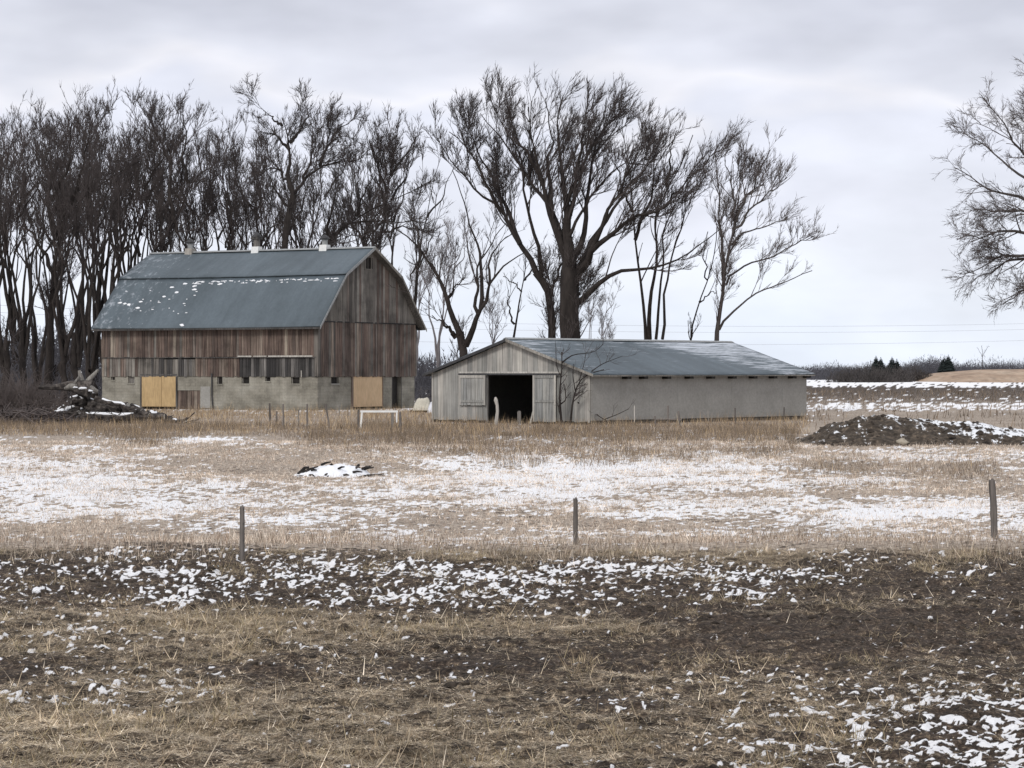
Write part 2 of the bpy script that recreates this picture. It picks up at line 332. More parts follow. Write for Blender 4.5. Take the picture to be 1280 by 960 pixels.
def build_ground():
    pys = np.concatenate([np.arange(1150, 700, -1.35), np.arange(700, 560, -1.1), np.arange(560, 476, -1.5), np.arange(476, 467, -1.)])
    ys = [dep(p) for p in pys]
    ys = np.array([-30, -10, 2, 6, 9, 11.5, 13] + [v for v in ys if v > 13.5] + [6000, 9000, 14000])
    t = np.linspace(-1.12, 1.12, 470); out = np.concatenate([np.linspace(1.128, 1.75, 60), [2, 2.5, 3.2, 5, 9, 16]]); t = np.concatenate([-out[::-1], t, out])
    nx = len(t); Y = np.repeat(ys, nx).reshape(-1, nx); X = t[None, :] * .2 * np.maximum(Y, 13.)
    X = X * np.where(Y < 13, np.maximum(1, 1), 1)
    jx = (np.random.RandomState(3).rand(*X.shape) - .5) * (.2 * np.maximum(Y, 13) * 2.24 / 470) * .8; X[:, 68:-68] += jx[:, 68:-68]
    x = X.ravel(); y = Y.ravel()
    px, py, S, G = zones(x, y); sm = snowmask(x, y, S)
    wo = sst(1.45, 1.75, np.abs(x) / (.2 * np.maximum(y, 13.))); sm = sm * (1 - wo) + wo * np.clip(S * .55, 0, .42)      # the wide grid beyond holds no fine patches
    near = 1 - sst(90, 170, y)
    clod = (fbm(x * 2.6, y * 2.2, 2, 4, .62) - .5)
    soil = sst(694, 702, py)
    z = terr(x, y) + near * (relief(x, y, soil) + sm * (.008 + .014 * vn(x * 3, y * 3, 6)) )
    # raised grassy lip along the fence row
    z = z + .10 * g2(px * 0, py, 0, 689, 1, 9) * near
    V = np.stack([x, y, z], 1); ny = len(ys)
    i = np.arange((ny - 1))[:, None] * nx + np.arange(nx - 1)[None, :]; i = i.ravel()
    Q = np.stack([i, i + 1, i + nx + 1, i + nx], 1)
    me = np_mesh('ground', V, Q); smooth(me)
    br = sst(700, 690, py) if False else 1 - sst(688, 700, py)
    setcol(me, 'mask', np.stack([sm, G * (.6 + .8 * fbm(x * 1.3, y * 1.3, 6, 3)), br], 1))
    T = NT('field_ground'); p = T.pos(); a = T.attr('mask'); s = T.n.new('ShaderNodeSeparateColor'); T.l.new(a.outputs['Color'], s.inputs[0])
    n1 = T.noise(p, (14, 9, 14), 6, .75); n2 = T.noise(p, (26, 18, 26), 5, .7); n3 = T.noise(p, (.35, .2, .35), 4, .6); n4 = T.noise(p, (6, 4, 6), 4, .65); n5 = T.noise(p, (5, 1.6, 5), 3, .6)
    soil_c = T.ramp(n2, [(.32, (.013, .009, .007)), (.5, (.048, .033, .023)), (.62, (.14, .102, .072)), (.74, (.36, .295, .225))])  # soil relief put into albedo, dark hollows up to pale straw flecks
    straw_c = T.ramp(n1, [(.34, (.07, .05, .032)), (.5, (.27, .205, .135)), (.66, (.56, .46, .34))])
    brown_c = T.ramp(n1, [(.34, (.22, .17, .13)), (.5, (.44, .365, .295)), (.66, (.64, .565, .48))])
    f1 = T.noise(p, (70, 10, 20), 3, .6, (0, 0, .5)); f2 = T.noise(p, (70, 10, 20), 3, .6, (0, 0, -.7)); f3 = T.noise(p, (60, 12, 20), 3, .6, (0, 0, 1.5))
    fib = T.ramp(T.math('MAXIMUM', T.math('MAXIMUM', f1, f2), f3), [(.5, .28), (.6, .8), (.7, 1.9)])
    straw_c = T.mix(1., straw_c, fib, 'MULTIPLY')
    straw_c = T.mix(s.outputs[2], straw_c, brown_c)
    gf = T.math('ADD', s.outputs[1], T.math('MULTIPLY', T.math('SUBTRACT', n4, .5), 2.6))
    c = T.mix(T.ramp(gf, [(.42, 0.), (.62, .85)]), soil_c, straw_c)
    c = T.mix(.5, c, T.ramp(n3, [(.3, .7), (.7, 1.3)]), 'MULTIPLY'); c = T.mix(.75, c, T.ramp(n4, [(.36, .45), (.5, .95), (.62, 1.35)]), 'MULTIPLY')  # last factor paints the shadows of the matted straw into the colour
    sf = T.math('ADD', s.outputs[0], T.math('ADD', T.math('MULTIPLY', T.math('SUBTRACT', n2, .5), 1.5), T.math('MULTIPLY', T.math('SUBTRACT', n5, .5), 1.5)))
    sf = T.ramp(sf, [(.38, 0.), (.62, 1.)])
    c = T.mix(sf, c, T.ramp(n1, [(.3, (.84, .84, .86)), (.6, (.93, .93, .94))])); T.col(c); T.rough(.9); T.bump(n2, .9, .035)
    o = link('ground', me, T.m); tag(o, kind='structure')
build_ground()

# ------------------------------------------------------------------ blades of grass, straw, snow crumbs (stuff)
def blades(name, n, yr, accept, hfun, wid, cols, mat, seed, seg=2, lean=.5, margin=1.4, flat=None, label=None):
    r = np.random.RandomState(seed)
    # uniform over the ground area of the trapezoid between the two distances
    u = r.rand(n); y = np.sqrt(yr[0] ** 2 + u * (yr[1] ** 2 - yr[0] ** 2)); x = (r.rand(n) * 2 - 1) * .2 * margin * y
    px, py, S, G = zones(x, y); sm = snowmask(x, y, S)
    a = accept(x, y, px, py, S, G, sm); k = r.rand(n) < a; x, y, px, py, S, G, sm = (q[k] for q in (x, y, px, py, S, G, sm)); m = len(x)
    h = hfun(x, y, px, py, r) * (.6 + .8 * r.rand(m))
    az = r.rand(m) * 2 * np.pi; ln = lean * (.3 + r.rand(m) * 1.4)
    if flat is not None: ln = np.where(r.rand(m) < flat, 2.2 + r.rand(m) * 2, ln)
    d = np.stack([np.cos(az) * ln, np.sin(az) * ln, np.ones(m)], 1); d /= np.linalg.norm(d, axis=1)[:, None]
    base = np.stack([x, y, terr(x, y) + .01], 1)
    soil = sst(694, 702, py); base[:, 2] += relief(x, y, soil) + (r.rand(m) * .03 - .01) + .10 * np.exp(-((py - 689) / 9.) ** 2)
    sa = r.rand(m) * 2 * np.pi; side = np.stack([np.cos(sa), np.sin(sa) * .5, np.zeros(m)], 1)
    w = (wid * (.6 + .8 * r.rand(m)))[:, None] * np.maximum(1, y / 60.)[:, None] ** .6
    pts = []
    for i in range(seg + 1):
        f = i / seg; c = base + d * (h * f)[:, None]
        c[:, 2] -= h * f * f * .35 * (ln > .8); c[:, 2] = np.maximum(c[:, 2], base[:, 2] + .004)
        if i == 0 or (i < seg): pts += [c - side * w * .5 * (1 - .3 * f), c + side * w * .5 * (1 - .3 * f)]
        else: pts += [c]
    nv = 2 * seg + 1; V = np.stack(pts, 1).reshape(-1, 3); b = np.arange(m) * nv
    Q = [np.stack([b + 2 * i, b + 2 * i + 1, b + 2 * i + 3, b + 2 * i + 2], 1) for i in range(seg - 1)]
    T = np.stack([b + 2 * seg - 2, b + 2 * seg - 1, b + 2 * seg], 1)
    me = np_mesh(name, V, np.concatenate(Q) if Q else None, T)
    C = np.array(cols); ci = r.randint(0, len(C), m); cc = C[ci] * (.7 + .6 * r.rand(m))[:, None] * (.75 + .5 * fbm(x * .5, y * .3, 5, 3))[:, None] * (.35 + 1.3 * fbm(x * 5., y * 3.2, 1, 2))[:, None]  # last factor darkens by clump: shadow within the mat put into the tint
    setcol(me, 'tint', np.repeat(cc, nv, 0))
    o = link(name, me, mat); tag(o, kind='stuff', label=label); return o
_t = NT('dry_grass'); _t.col(_t.attr('tint').outputs['Color']); _t.rough(.9); M_grass = _t.m
TAN = [(.42, .33, .22), (.34, .26, .17), (.5, .41, .3), (.27, .20, .13), (.38, .30, .21)]
PALE = [(.70, .61, .51), (.60, .50, .40), (.78, .70, .61), (.44, .33, .25), (.66, .56, .46), (.34, .25, .19)]
TAN2 = [(.46, .37, .25), (.36, .28, .18), (.58, .48, .35), (.24, .185, .12), (.34, .28, .17), (.26, .22, .13)]
BRN = [(.17, .132, .098), (.22, .17, .125), (.125, .098, .072), (.28, .22, .165), (.18, .142, .105)]
GOLD = [(.46, .34, .20), (.38, .275, .16), (.52, .41, .27), (.30, .21, .13)]
# near field: matted straw on the soil
blades('straw_litter', 1150000, (17, 43), lambda x, y, px, py, S, G, sm: (py > 694) * np.clip((G * (.4 + 1.2 * fbm(x * .9, y * .9, 6, 3)) - .22) * 1.5, .03, 1) * (1 - .35 * sm),
       lambda x, y, px, py, r: .07 + .17 * r.rand(len(x)) ** 2, .009, [(.52, .42, .29), (.60, .50, .365), (.25, .19, .125), (.76, .66, .52), (.38, .30, .21), (.18, .15, .09), (.45, .36, .255)], M_grass, 21, 1, 1.5, 1.4, .9)
blades('grass_tussocks', 270000, (17, 43), lambda x, y, px, py, S, G, sm: (py > 694) * sst(.56, .70, fbm(x * 1.4, y * 1.0, 7, 2) * .75 + G * .32) * (1 - .6 * sm),
       lambda x, y, px, py, r: .08 + .14 * r.rand(len(x)), .006, TAN2, M_grass, 22, 2, 1.2, 1.4, .5)
# fence row
blades('fence_row_grass', 60000, (36, 54), lambda x, y, px, py, S, G, sm: np.exp(-((py - 688 - 6 * np.sin(px / 90.)) / 11.) ** 2),
       lambda x, y, px, py, r: (.10 + .16 * r.rand(len(x)) ** 2) * (.5 + fbm(x * .7, y * .7, 3, 3)), .006, PALE + BRN, M_grass, 23, 2, .4)
# meadow stubble between the snow
blades('meadow_grass', 620000, (44, 96), lambda x, y, px, py, S, G, sm: np.clip(.9 - .2 * sm, .03, 1) * (py < 695) * (.3 + 1.0 * sst(.35, .65, fbm(x * .6, y * .35, 2, 3))),
       lambda x, y, px, py, r: .035 + .05 * r.rand(len(x)) + .10 * (r.rand(len(x)) < .05), .012, PALE, M_grass, 24, 1, .8)
def band(px, py):
    a = sst(330, 420, px) * (1 - sst(985, 1010, px)) * sst(526, 534, py) * (1 - sst(562 + 10 * (px > 560), 570 + 10 * (px > 560), py + 22 * (vn(px / 26., px * 0 + 3, 2) - .5) + 12 * (vn(px / 7., py / 3., 4) - .5)))
    a = np.maximum(a, sst(-400, -300, px) * (1 - sst(330, 420, px)) * sst(518, 526, py) * (1 - sst(538, 548, py)))
    a = np.maximum(a, 1.2 * g2(px, py, 185, 551, 42, 7)); a = np.maximum(a, 1.1 * g2(px, py, 1045, 585, 50, 9)); a = np.maximum(a, g2(px, py, 1190, 590, 45, 11))
    a = np.maximum(a, .8 * g2(px, py, 1110, 607, 60, 5)); a = np.maximum(a, .7 * g2(px, py, 1180, 628, 60, 4)); a = np.maximum(a, .6 * g2(px, py, 20, 645, 30, 5))
    return a
blades('tall_dead_grass', 240000, (62, 124), lambda x, y, px, py, S, G, sm: np.clip(band(px, py), 0, 1) * (.25 + .9 * sst(.3, .6, fbm(x * .5, y * .5, 1, 3))),
       lambda x, y, px, py, r: (.10 + .24 * r.rand(len(x))) * (.25 + 1.5 * sst(.3, .75, fbm(x * .8, y * .5, 4, 3))), .010, BRN + BRN + GOLD[:1], M_grass, 25, 1, .35)
blades('golden_grass', 90000, (104, 172), lambda x, y, px, py, S, G, sm: (.25 + .9 * sst(.35, .6, fbm(x * .4, y * .4, 1, 3))) * (px > -300) * (px < 1012) * ~((x > -30) & (y > 140) & (px > 548) & (px < 1012)) * (1 - .8 * ((y > 150) & (px < 120))),
       lambda x, y, px, py, r: (.12 + .30 * r.rand(len(x))) * (.3 + 1.3 * sst(.3, .75, fbm(x * .7, y * .4, 4, 3))), .011, GOLD + BRN[:2], M_grass, 26, 1, .35)
blades('far_weeds', 14000, (100, 330), lambda x, y, px, py, S, G, sm: (px > 1005) * (1 - sm) * .9 * (.3 + sst(.4, .6, fbm(x * .3, y * .1, 1, 3))),
       lambda x, y, px, py, r: .25 + .45 * r.rand(len(x)), .03, BRN, M_grass, 27, 1, .3, 1.2)

def lumps(name, n, yr, accept, size, mat, seed, label=None):
    """low irregular crumbs: five-sided domes"""
    r = np.random.RandomState(seed); u = r.rand(n); y = np.sqrt(yr[0] ** 2 + u * (yr[1] ** 2 - yr[0] ** 2)); x = (r.rand(n) * 2 - 1) * .27 * y
    px, py, S, G = zones(x, y); sm = snowmask(x, y, S); k = r.rand(n) < accept(x, y, px, py, S, G, sm); x, y, py = x[k], y[k], py[k]; m = len(x)
    s = size * (.4 + 1.2 * r.rand(m) ** 2); K = 6; q = np.arange(K) / K * 2 * np.pi
    soil = sst(694, 702, py); zb = terr(x, y) + relief(x, y, soil)
    V = []
    for ring, (rr, zz) in enumerate(((1., -.25), (.85, .35), (.4, .62))):
        j = .65 + .7 * r.rand(m, K); a = q[None, :] + ring * .4
        V.append(np.stack([x[:, None] + np.cos(a) * rr * j * s[:, None] * 1.3, y[:, None] + np.sin(a) * rr * j * s[:, None], zb[:, None] + (zz * (.7 + .6 * r.rand(m, K))) * s[:, None]], 2))
    V = np.concatenate(V, 1).reshape(-1, 3); b = (np.arange(m) * 3 * K)[:, None]; k0 = np.arange(K); k1 = (k0 + 1) % K
    Q = np.concatenate([np.stack([b + o_ + k0, b + o_ + k1, b + o_ + K + k1, b + o_ + K + k0], 2).reshape(-1, 4) for o_ in (0, K)])
    Q = np.concatenate([Q, np.concatenate([np.stack([b[:, 0] + 2 * K + i for i in (0, 1, 2, 3)], 1), np.stack([b[:, 0] + 2 * K + i for i in (0, 3, 4, 5)], 1)])])
    o = link(name, smooth(np_mesh(name, V, Q)), mat); tag(o, kind='stuff', label=label); return o
M_clod = m_simple('clod', (.02, .016, .013), (.075, .06, .048), 14, .95, .8)
lumps('snow_crumbs', 50000, (17, 46), lambda x, y, px, py, S, G, sm: (py > 694) * np.clip((S - .06) * 1.1, 0, 1) * (.05 + 1.0 * sst(.3, .8, fbm(x * 1.6, y * 1.2, 4, 2)) * (.5 + .6 * sm)), .019, M_snow, 31)
lumps('earth_clods', 6000, (17, 46), lambda x, y, px, py, S, G, sm: (py > 696) * (.25 + .75 * (1 - G)) * (1 - .6 * sm), .035, M_clod, 32)
lumps('snow_lumps', 9000, (44, 100), lambda x, y, px, py, S, G, sm: (py < 690) * np.clip(S, 0, 1) * sm * .6, .045, M_snow, 33)

# ------------------------------------------------------------------ trees
def norm(v): return v / np.maximum(np.linalg.norm(v, axis=-1, keepdims=True), 1e-9)
def tubes(P, R, S):
    n, K, _ = P.shape; t = norm(np.gradient(P, axis=1)) if K > 2 else norm(np.repeat(P[:, 1:] - P[:, :1], 2, 1))
    md = norm(P[:, -1] - P[:, 0]); ref = np.where(np.abs(md[:, 2:3]) < .8, [[0, 0, 1.]], [[1., 0, 0]])[:, None, :]
    a = norm(np.cross(t, np.broadcast_to(ref, t.shape))); b = np.cross(t, a)
    q = np.arange(S) / S * 2 * np.pi
    V = P[:, :, None, :] + R[:, :, None, None] * (a[:, :, None, :] * np.cos(q)[None, None, :, None] + b[:, :, None, :] * np.sin(q)[None, None, :, None])
    base = (np.arange(n) * K * S)[:, None, None] + (np.arange(K - 1) * S)[None, :, None]; k0 = np.arange(S)[None, None, :]; k1 = (k0 + 1) % S
    Q = np.stack([base + k0, base + k1, base + S + k1, base + S + k0], 3).reshape(-1, 4)
    return V.reshape(-1, 3), Q
def merge(parts):
    V = []; Q = []; o = 0
    for v, q in parts: V.append(v); Q.append(q + o); o += len(v)
    return np.concatenate(V), np.concatenate(Q)
def resample(pts, K):
    p = np.asarray(pts, float); d = np.concatenate([[0], np.cumsum(np.linalg.norm(np.diff(p, axis=0), axis=1))]); s = np.linspace(0, d[-1], K)
    o = np.stack([np.interp(s, d, p[:, i]) for i in range(3)], 1)
    if K > 5: o[1:-1] = .25 * o[:-2] + .5 * o[1:-1] + .25 * o[2:]
    return o
def grow(P, R, r, dens, length, ang, K, rr, up, wind, tmin=.15, wig=.16, maxn=20000, rmax=9, tmax=1.):
    """children of the branches P (n,K,3), R (n,K)"""
    n, KP, _ = P.shape; L = np.linalg.norm(np.diff(P, axis=1), axis=2).sum(1)
    cnt = np.maximum(r.poisson(L * dens * (1 - tmin)), 0); cnt = np.minimum(cnt, 200); idx = np.repeat(np.arange(n), cnt); m = len(idx)
    if m > maxn: idx = r.choice(idx, maxn, False); m = maxn
    t = tmin + (tmax - tmin) * r.rand(m) ** .9; s = t * (KP - 1); i = np.minimum(s.astype(int), KP - 2); f = (s - i)[:, None]
    p0 = P[idx, i] * (1 - f) + P[idx, i + 1] * f; tg = norm(P[idx, i + 1] - P[idx, i]); r0 = R[idx, i] * (1 - f[:, 0]) + R[idx, i + 1] * f[:, 0]
    rv = norm(r.randn(m, 3)); side = norm(np.cross(tg, rv)); an = np.radians(ang[0] + (ang[1] - ang[0]) * r.rand(m))[:, None]
    d = norm(tg * np.cos(an) + side * np.sin(an) + np.array([0, 0, up]) + np.array(wind))
    ln = length * (.5 + .9 * r.rand(m)) * (1.2 - .65 * t); seg = (ln / (K - 1))[:, None]
    pts = [p0]; c = p0; dd = d
    for k in range(K - 1):
        dd = norm(dd + r.randn(m, 3) * wig + np.array([0, 0, up * .35]) + np.array(wind) * .5); c = c + dd * seg; pts.append(c)
    Pn = np.stack(pts, 1); rb = np.minimum(np.minimum(r0 * rr, rmax), .012 + ln * .02)
    Rn = rb[:, None] * np.linspace(1, .35, K)[None, :]
    return Pn, Rn
SPEC = dict(l0=(.34, 3.4), l1=(1.6, 1.9), l2=(2.8, 1.2), l3=(3.8, .75), l4=(5., .5), up=.2, wind=(.03, 0, 0), tw=.009)
def make_crown(P, R, r, sp, tmin=.3):
    parts = []; up = sp['up']; w = sp['wind']
    P0, R0 = grow(P, R, r, sp['l0'][0], sp['l0'][1], (16, 40), P.shape[1], .6, up, w, max(.2, tmin - .15), .05, 70, .05, .68)
    parts.append(tubes(P0, np.maximum(R0, .02), 5)); P = np.concatenate([P, P0]); R = np.concatenate([R, R0])
    P1, R1 = grow(P, R, r, sp['l1'][0], sp['l1'][1], (18, 46), 7, .55, up, w, tmin, .09, 700)
    P2, R2 = grow(P1, R1, r, sp['l2'][0], sp['l2'][1], (20, 48), 5, .6, up, w, .1, .11, 3000)
    P3, R3 = grow(P2, R2, r, sp['l3'][0], sp['l3'][1], (18, 46), 3, .65, up, w, .08, .12, 8500)
    PP = P3; P4, R4 = grow(np.concatenate([P3, P2[:, ::2]]), np.concatenate([R3, R2[:, ::2]]), r, sp['l4'][0], sp['l4'][1], (14, 46), 2, .7, up, w, .1, .1, sp.get('n4', 13000))
    lo = sp['tw']
    for Pn, Rn, S, mn in ((P1, R1, 5, lo * 1.8), (P2, R2, 4, lo * 1.3), (P3, R3, 3, lo)):
        parts.append(tubes(Pn, np.maximum(Rn, mn * np.linspace(1, .6, Rn.shape[1])[None]), S))
    V, Q = merge(parts); VT = spikes(P4, lo * 1.5); return V, Q, VT
def spikes(P, w):
    a = P[:, 0]; b = P[:, -1]; d = norm(b - a); s = norm(np.cross(d, np.array([.3, .5, .8]))); u = np.cross(d, s); q = [s, -.5 * s + .87 * u, -.5 * s - .87 * u]
    return np.stack([a + k * w for k in q] + [b], 1).reshape(-1, 3)
def crown_mesh(VQT, off):
    V, Q, VT = VQT; n = len(V); k = np.arange(len(VT) // 4)[:, None] * 4 + n
    T = np.concatenate([k + [0, 1, 3], k + [1, 2, 3], k + [2, 0, 3]]); return np_mesh('crown', np.concatenate([V, VT]) - off, Q, T)
def limbs_arrays(limbs, K=14):
    P = np.stack([resample(l[0], K) for l in limbs]); R = np.stack([l[2] + (l[1] - l[2]) * (1 - np.linspace(0, 1, K)) ** 1.7 for l in limbs]); return P, R
def tree_from(name, limbs, base, seed, label, sp=SPEC, mats=None, group=None, tmin=.3, wob=.10, crown_from=None):
    """limbs: (world points, r0, r1); the first one is the trunk, from the ground"""
    r = np.random.RandomState(seed); P, R = limbs_arrays(limbs)
    w = r.randn(*P.shape) * wob; w = (w + np.roll(w, 1, 1)) * .6; w[:, 0] = 0; w[:, -1] *= .5; w[0] *= .4; P = P + w * np.minimum(1, 1)
    mb, mt = mats or (M_bark, M_twig)
    t = thing(name, base, label, 'tree', group); b = np.array(base)
    V, Q = tubes(P, R, 9); link('trunk', smooth(np_mesh('trunk', V - b, Q)), mb, t)
    src = slice(0, None) if crown_from is None else slice(crown_from, None)
    link('crown', crown_mesh(make_crown(P[src], R[src], r, sp, tmin), b), mt, t)
    return t
def traced(name, D, base_px, limbs_px, seed, label, sp=SPEC, mats=None, spread=.45, tmin=.3, sq=0.):
    """limbs_px: (list of photo pixels, width0, width1 in pixels); each limb leans toward or away from the viewer as well"""
    r = np.random.RandomState(seed); sc = D / F; gx = (base_px - HX) * sc; gz = float(terr(gx, D)); base = (gx, D, gz); out = []
    heads = {}
    for j, (pp, w0, w1) in enumerate(limbs_px):
        pts = []; k = r.uniform(-1, 1) * spread if j else 0.; s = 0; last = None; off0 = 0
        if j: # start depth from the nearest point of an earlier limb
            best = min(((abs(pp[0][0] - a) + abs(pp[0][1] - b2), o_) for a, b2, o_ in heads.values()), default=(0, 0)); off0 = best[1]
        for (x, y) in pp:
            y += max(0, 260 - y) * sq
            if last: s += math.hypot(x - last[0], y - last[1]) * sc
            last = (x, y); dd = D + off0 + k * s; heads[len(heads)] = (x, y, off0 + k * s)
            pts.append(tuple(wp(x, y, dd)))
        if j == 0: pts = [(gx, D, gz - .1)] + pts
        out.append((pts, w0 * sc / 2, w1 * sc / 2 if j == 0 and w1 > 5 else min(w1, 1.0) * sc / 2))
    return tree_from(name, out, base, seed, label, sp, mats, None, tmin)

# the central giant
traced('bare_tree', 157, 711, [
    ([(711, 424), (711, 395), (712, 362), (713, 335)], 30, 24),
    ([(712, 362), (709, 325), (709, 300), (706, 262), (702, 212), (700, 150), (705, 105)], 20, 3),
    ([(712, 350), (706, 318), (700, 295), (690, 262), (680, 225), (665, 175), (660, 122)], 15, 2.5),
    ([(713, 345), (727, 337), (740, 312), (767, 292), (790, 275), (830, 262), (862, 240)], 12, 2),
    ([(714, 385), (730, 372), (750, 350), (775, 340), (803, 336), (843, 327), (880, 302), (900, 285)], 9, 2),
    ([(713, 340), (722, 320), (727, 300), (731, 270), (738, 215), (752, 150), (760, 110)], 10, 2),
    ([(716, 345), (735, 315), (762, 265), (790, 227), (818, 185), (835, 165)], 9, 2),
    ([(707, 310), (715, 270), (722, 220), (728, 160), (735, 100)], 8, 2),
    ([(700, 295), (682, 250), (655, 205), (625, 160), (600, 130)], 8, 2),
    ([(690, 262), (688, 215), (690, 165), (682, 110)], 7, 2),
    ([(740, 312), (765, 258), (785, 215), (800, 175), (808, 150)], 7, 2),
    ([(706, 262), (720, 215), (745, 165), (775, 125)], 7, 2),
    ([(680, 225), (655, 180), (640, 140), (630, 110)], 6, 2),
    ([(709, 300), (728, 262), (755, 222), (785, 190), (815, 205)], 5, 2),
], 101, 'tallest bare tree behind the shed roof, with thick dark trunk and wide fan crown', dict(SPEC, wind=(.09, 0, 0), up=.24, l0=(.45, 3.4), n4=28000), spread=.5, sq=.09)
traced('bare_tree', 160, 690, [
    ([(690, 424), (689, 395), (687, 372), (682, 358), (670, 340)], 12, 9),
    ([(670, 340), (647, 300), (630, 267), (592, 230), (565, 205), (545, 170)], 8, 2),
    ([(650, 305), (640, 280), (620, 235), (605, 200), (588, 160), (575, 140)], 7, 1.6),
    ([(677, 345), (665, 282), (660, 232), (645, 190), (627, 150), (612, 120)], 6, 1.6),
    ([(687, 372), (695, 350), (705, 325), (708, 290)], 5, 2),
    ([(630, 267), (615, 245), (598, 205), (578, 180), (560, 165)], 5, 1.6),
    ([(660, 232), (668, 190), (655, 140)], 5, 1.6)],
    102, 'bare tree leaning left, its slim trunk rising just left of the thickest one', dict(SPEC, n4=13000))
traced('bare_tree', 163, 580, [
    ([(580, 437), (578, 425), (575, 415)], 15, 10),
    ([(577, 428), (566, 400), (562, 375), (550, 350), (525, 312), (500, 290), (470, 268)], 9, 1.6),
    ([(582, 432), (590, 415), (600, 390), (612, 355), (625, 338), (640, 325), (667, 307)], 9, 2),
    ([(570, 422), (557, 408), (541, 394)], 7, 5),
    ([(560, 378), (566, 362), (580, 350)], 6, 5),
    ([(601, 385), (604, 325), (592, 287), (577, 245), (568, 215)], 6, 1.5),
    ([(598, 393), (595, 370), (598, 340), (608, 310), (632, 280)], 5, 1.5),
    ([(525, 312), (523, 285), (512, 262)], 4, 1.5),
    ([(612, 355), (612, 330), (622, 305), (640, 290)], 4, 1.5),
    ([(525, 312), (517, 340), (511, 366)], 5, 4)],
    103, 'forked bare tree between barn and shed, with two broken stubs on its left fork', dict(SPEC, l0=(.25, 2.6), l1=(1.1, 1.7), l2=(2.2, 1.1), l3=(3.2, .7), l4=(4, .45), n4=11000))
traced('bare_tree', 166, 641, [
    ([(641, 424), (646, 395), (652, 365), (656, 340), (657, 318)], 7, 3),
    ([(643, 405), (637, 385), (636, 362)], 3, 1.3), ([(655, 350), (667, 336), (682, 328)], 3, 1.2), ([(652, 365), (640, 350), (630, 345)], 2, 1.2)],
    104, 'slim young bare tree just left of the twin trunks behind the shed ridge', dict(SPEC, l0=(.2, 1.6), l1=(.9, 1.4), l2=(1.8, .9), l3=(2.4, .5), l4=(3, .35), n4=3000))
traced('bare_tree', 162, 810, [
    ([(809, 424), (805, 395), (799, 345), (794, 300), (790, 265), (788, 221), (783, 185), (778, 160)], 7, 2),
    ([(812, 424), (815, 380), (818, 327), (821, 271), (834, 234), (856, 196), (866, 170)], 6, 1.6),
    ([(820, 424), (826, 365), (829, 320), (832, 280), (850, 235), (880, 195)], 4, 1.5),
    ([(828, 424), (832, 370), (837, 334), (856, 265), (874, 234), (885, 205)], 4, 1.5),
    ([(794, 300), (810, 250), (820, 200), (826, 165)], 5, 1.5),
    ([(821, 271), (845, 240), (872, 215), (893, 190)], 4, 1.5),
    ([(790, 265), (775, 225), (765, 190)], 4, 1.5), ([(834, 234), (838, 195), (846, 165)], 4, 1.5)],
    105, 'clump of slender bare stems spreading right of the giant over the shed ridge', dict(SPEC, wind=(.10, 0, .02), l0=(.6, 3.0), l1=(2.0, 1.8), n4=21000), tmin=.58)
traced('bare_tree', 165, 863, [
    ([(863, 426), (868, 400), (874, 377), (884, 350), (893, 325), (896, 280)], 4, 1.5),
    ([(874, 377), (884, 368), (896, 365)], 2, 1.), ([(884, 350), (880, 320), (884, 290)], 2, 1.)],
    106, 'thin bare sapling leaning right just before the pale tree over the shed', dict(SPEC, l0=(.3, 1.5), l1=(1., 1.2), l2=(2, .8), l3=(2.4, .45), l4=(3, .3), n4=2500, wind=(.05, 0, .1)))
traced('bare_tree', 161, 896, [
    ([(896, 426), (899, 400), (904, 359), (912, 309), (920, 277), (924, 234), (927, 187)], 10, 2),
    ([(899, 412), (912, 395), (927, 381), (945, 366), (965, 356), (1015, 338)], 3.5, 1.2),
    ([(908, 356), (920, 340), (934, 331), (977, 315), (1018, 293)], 3, 1.2),
    ([(905, 350), (901, 320), (899, 265), (896, 212), (893, 190)], 5, 1.4),
    ([(916, 296), (934, 265), (965, 240), (985, 222)], 4, 1.3),
    ([(920, 277), (940, 235), (955, 205), (962, 188)], 4, 1.3),
    ([(913, 305), (930, 290), (960, 285), (984, 270)], 3, 1.2),
    ([(918, 285), (915, 240), (908, 200)], 4, 1.3)],
    107, 'pale grey bare tree ending the row, with two low limbs reaching right', dict(SPEC, wind=(.06, 0, .04), l0=(.4, 2.4), l1=(1.7, 1.6), n4=17000, tw=.008), (M_bark2, M_twig2), tmin=.28)
_rt = [([(1332, 500), (1330, 430), (1328, 360), (1328, 300), (1330, 240)], 26, 12)]
for (pp, a, b) in (([(1328, 340), (1290, 320), (1250, 322), (1205, 342)], 7, 1.5), ([(1328, 310), (1285, 290), (1240, 292), (1196, 300)], 8, 1.5), ([(1328, 300), (1290, 255), (1240, 238), (1192, 208)], 9, 1.5),
                   ([(1329, 270), (1290, 205), (1255, 155), (1226, 120)], 8, 1.5), ([(1330, 250), (1310, 170), (1288, 90)], 8, 1.5), ([(1330, 240), (1345, 150), (1350, 72)], 8, 1.5),
                   ([(1330, 240), (1385, 170), (1410, 110)], 8, 1.5), ([(1330, 280), (1390, 230), (1450, 190)], 9, 1.5), ([(1330, 310), (1400, 285), (1470, 280)], 8, 1.5), ([(1330, 340), (1390, 330), (1455, 350)], 7, 1.5),
                   ([(1328, 355), (1290, 355), (1255, 380)], 6, 1.4), ([(1328, 285), (1275, 262), (1215, 262)], 7, 1.4), ([(1329, 262), (1280, 225), (1230, 180), (1205, 165)], 7, 1.4), ([(1329, 320), (1270, 320), (1215, 355)], 6, 1.4),
                   ([(1330, 300), (1330, 220), (1320, 120)], 7, 1.4), ([(1330, 300), (1370, 240), (1380, 150)], 7, 1.4)):
    _rt.append((pp, a, b))
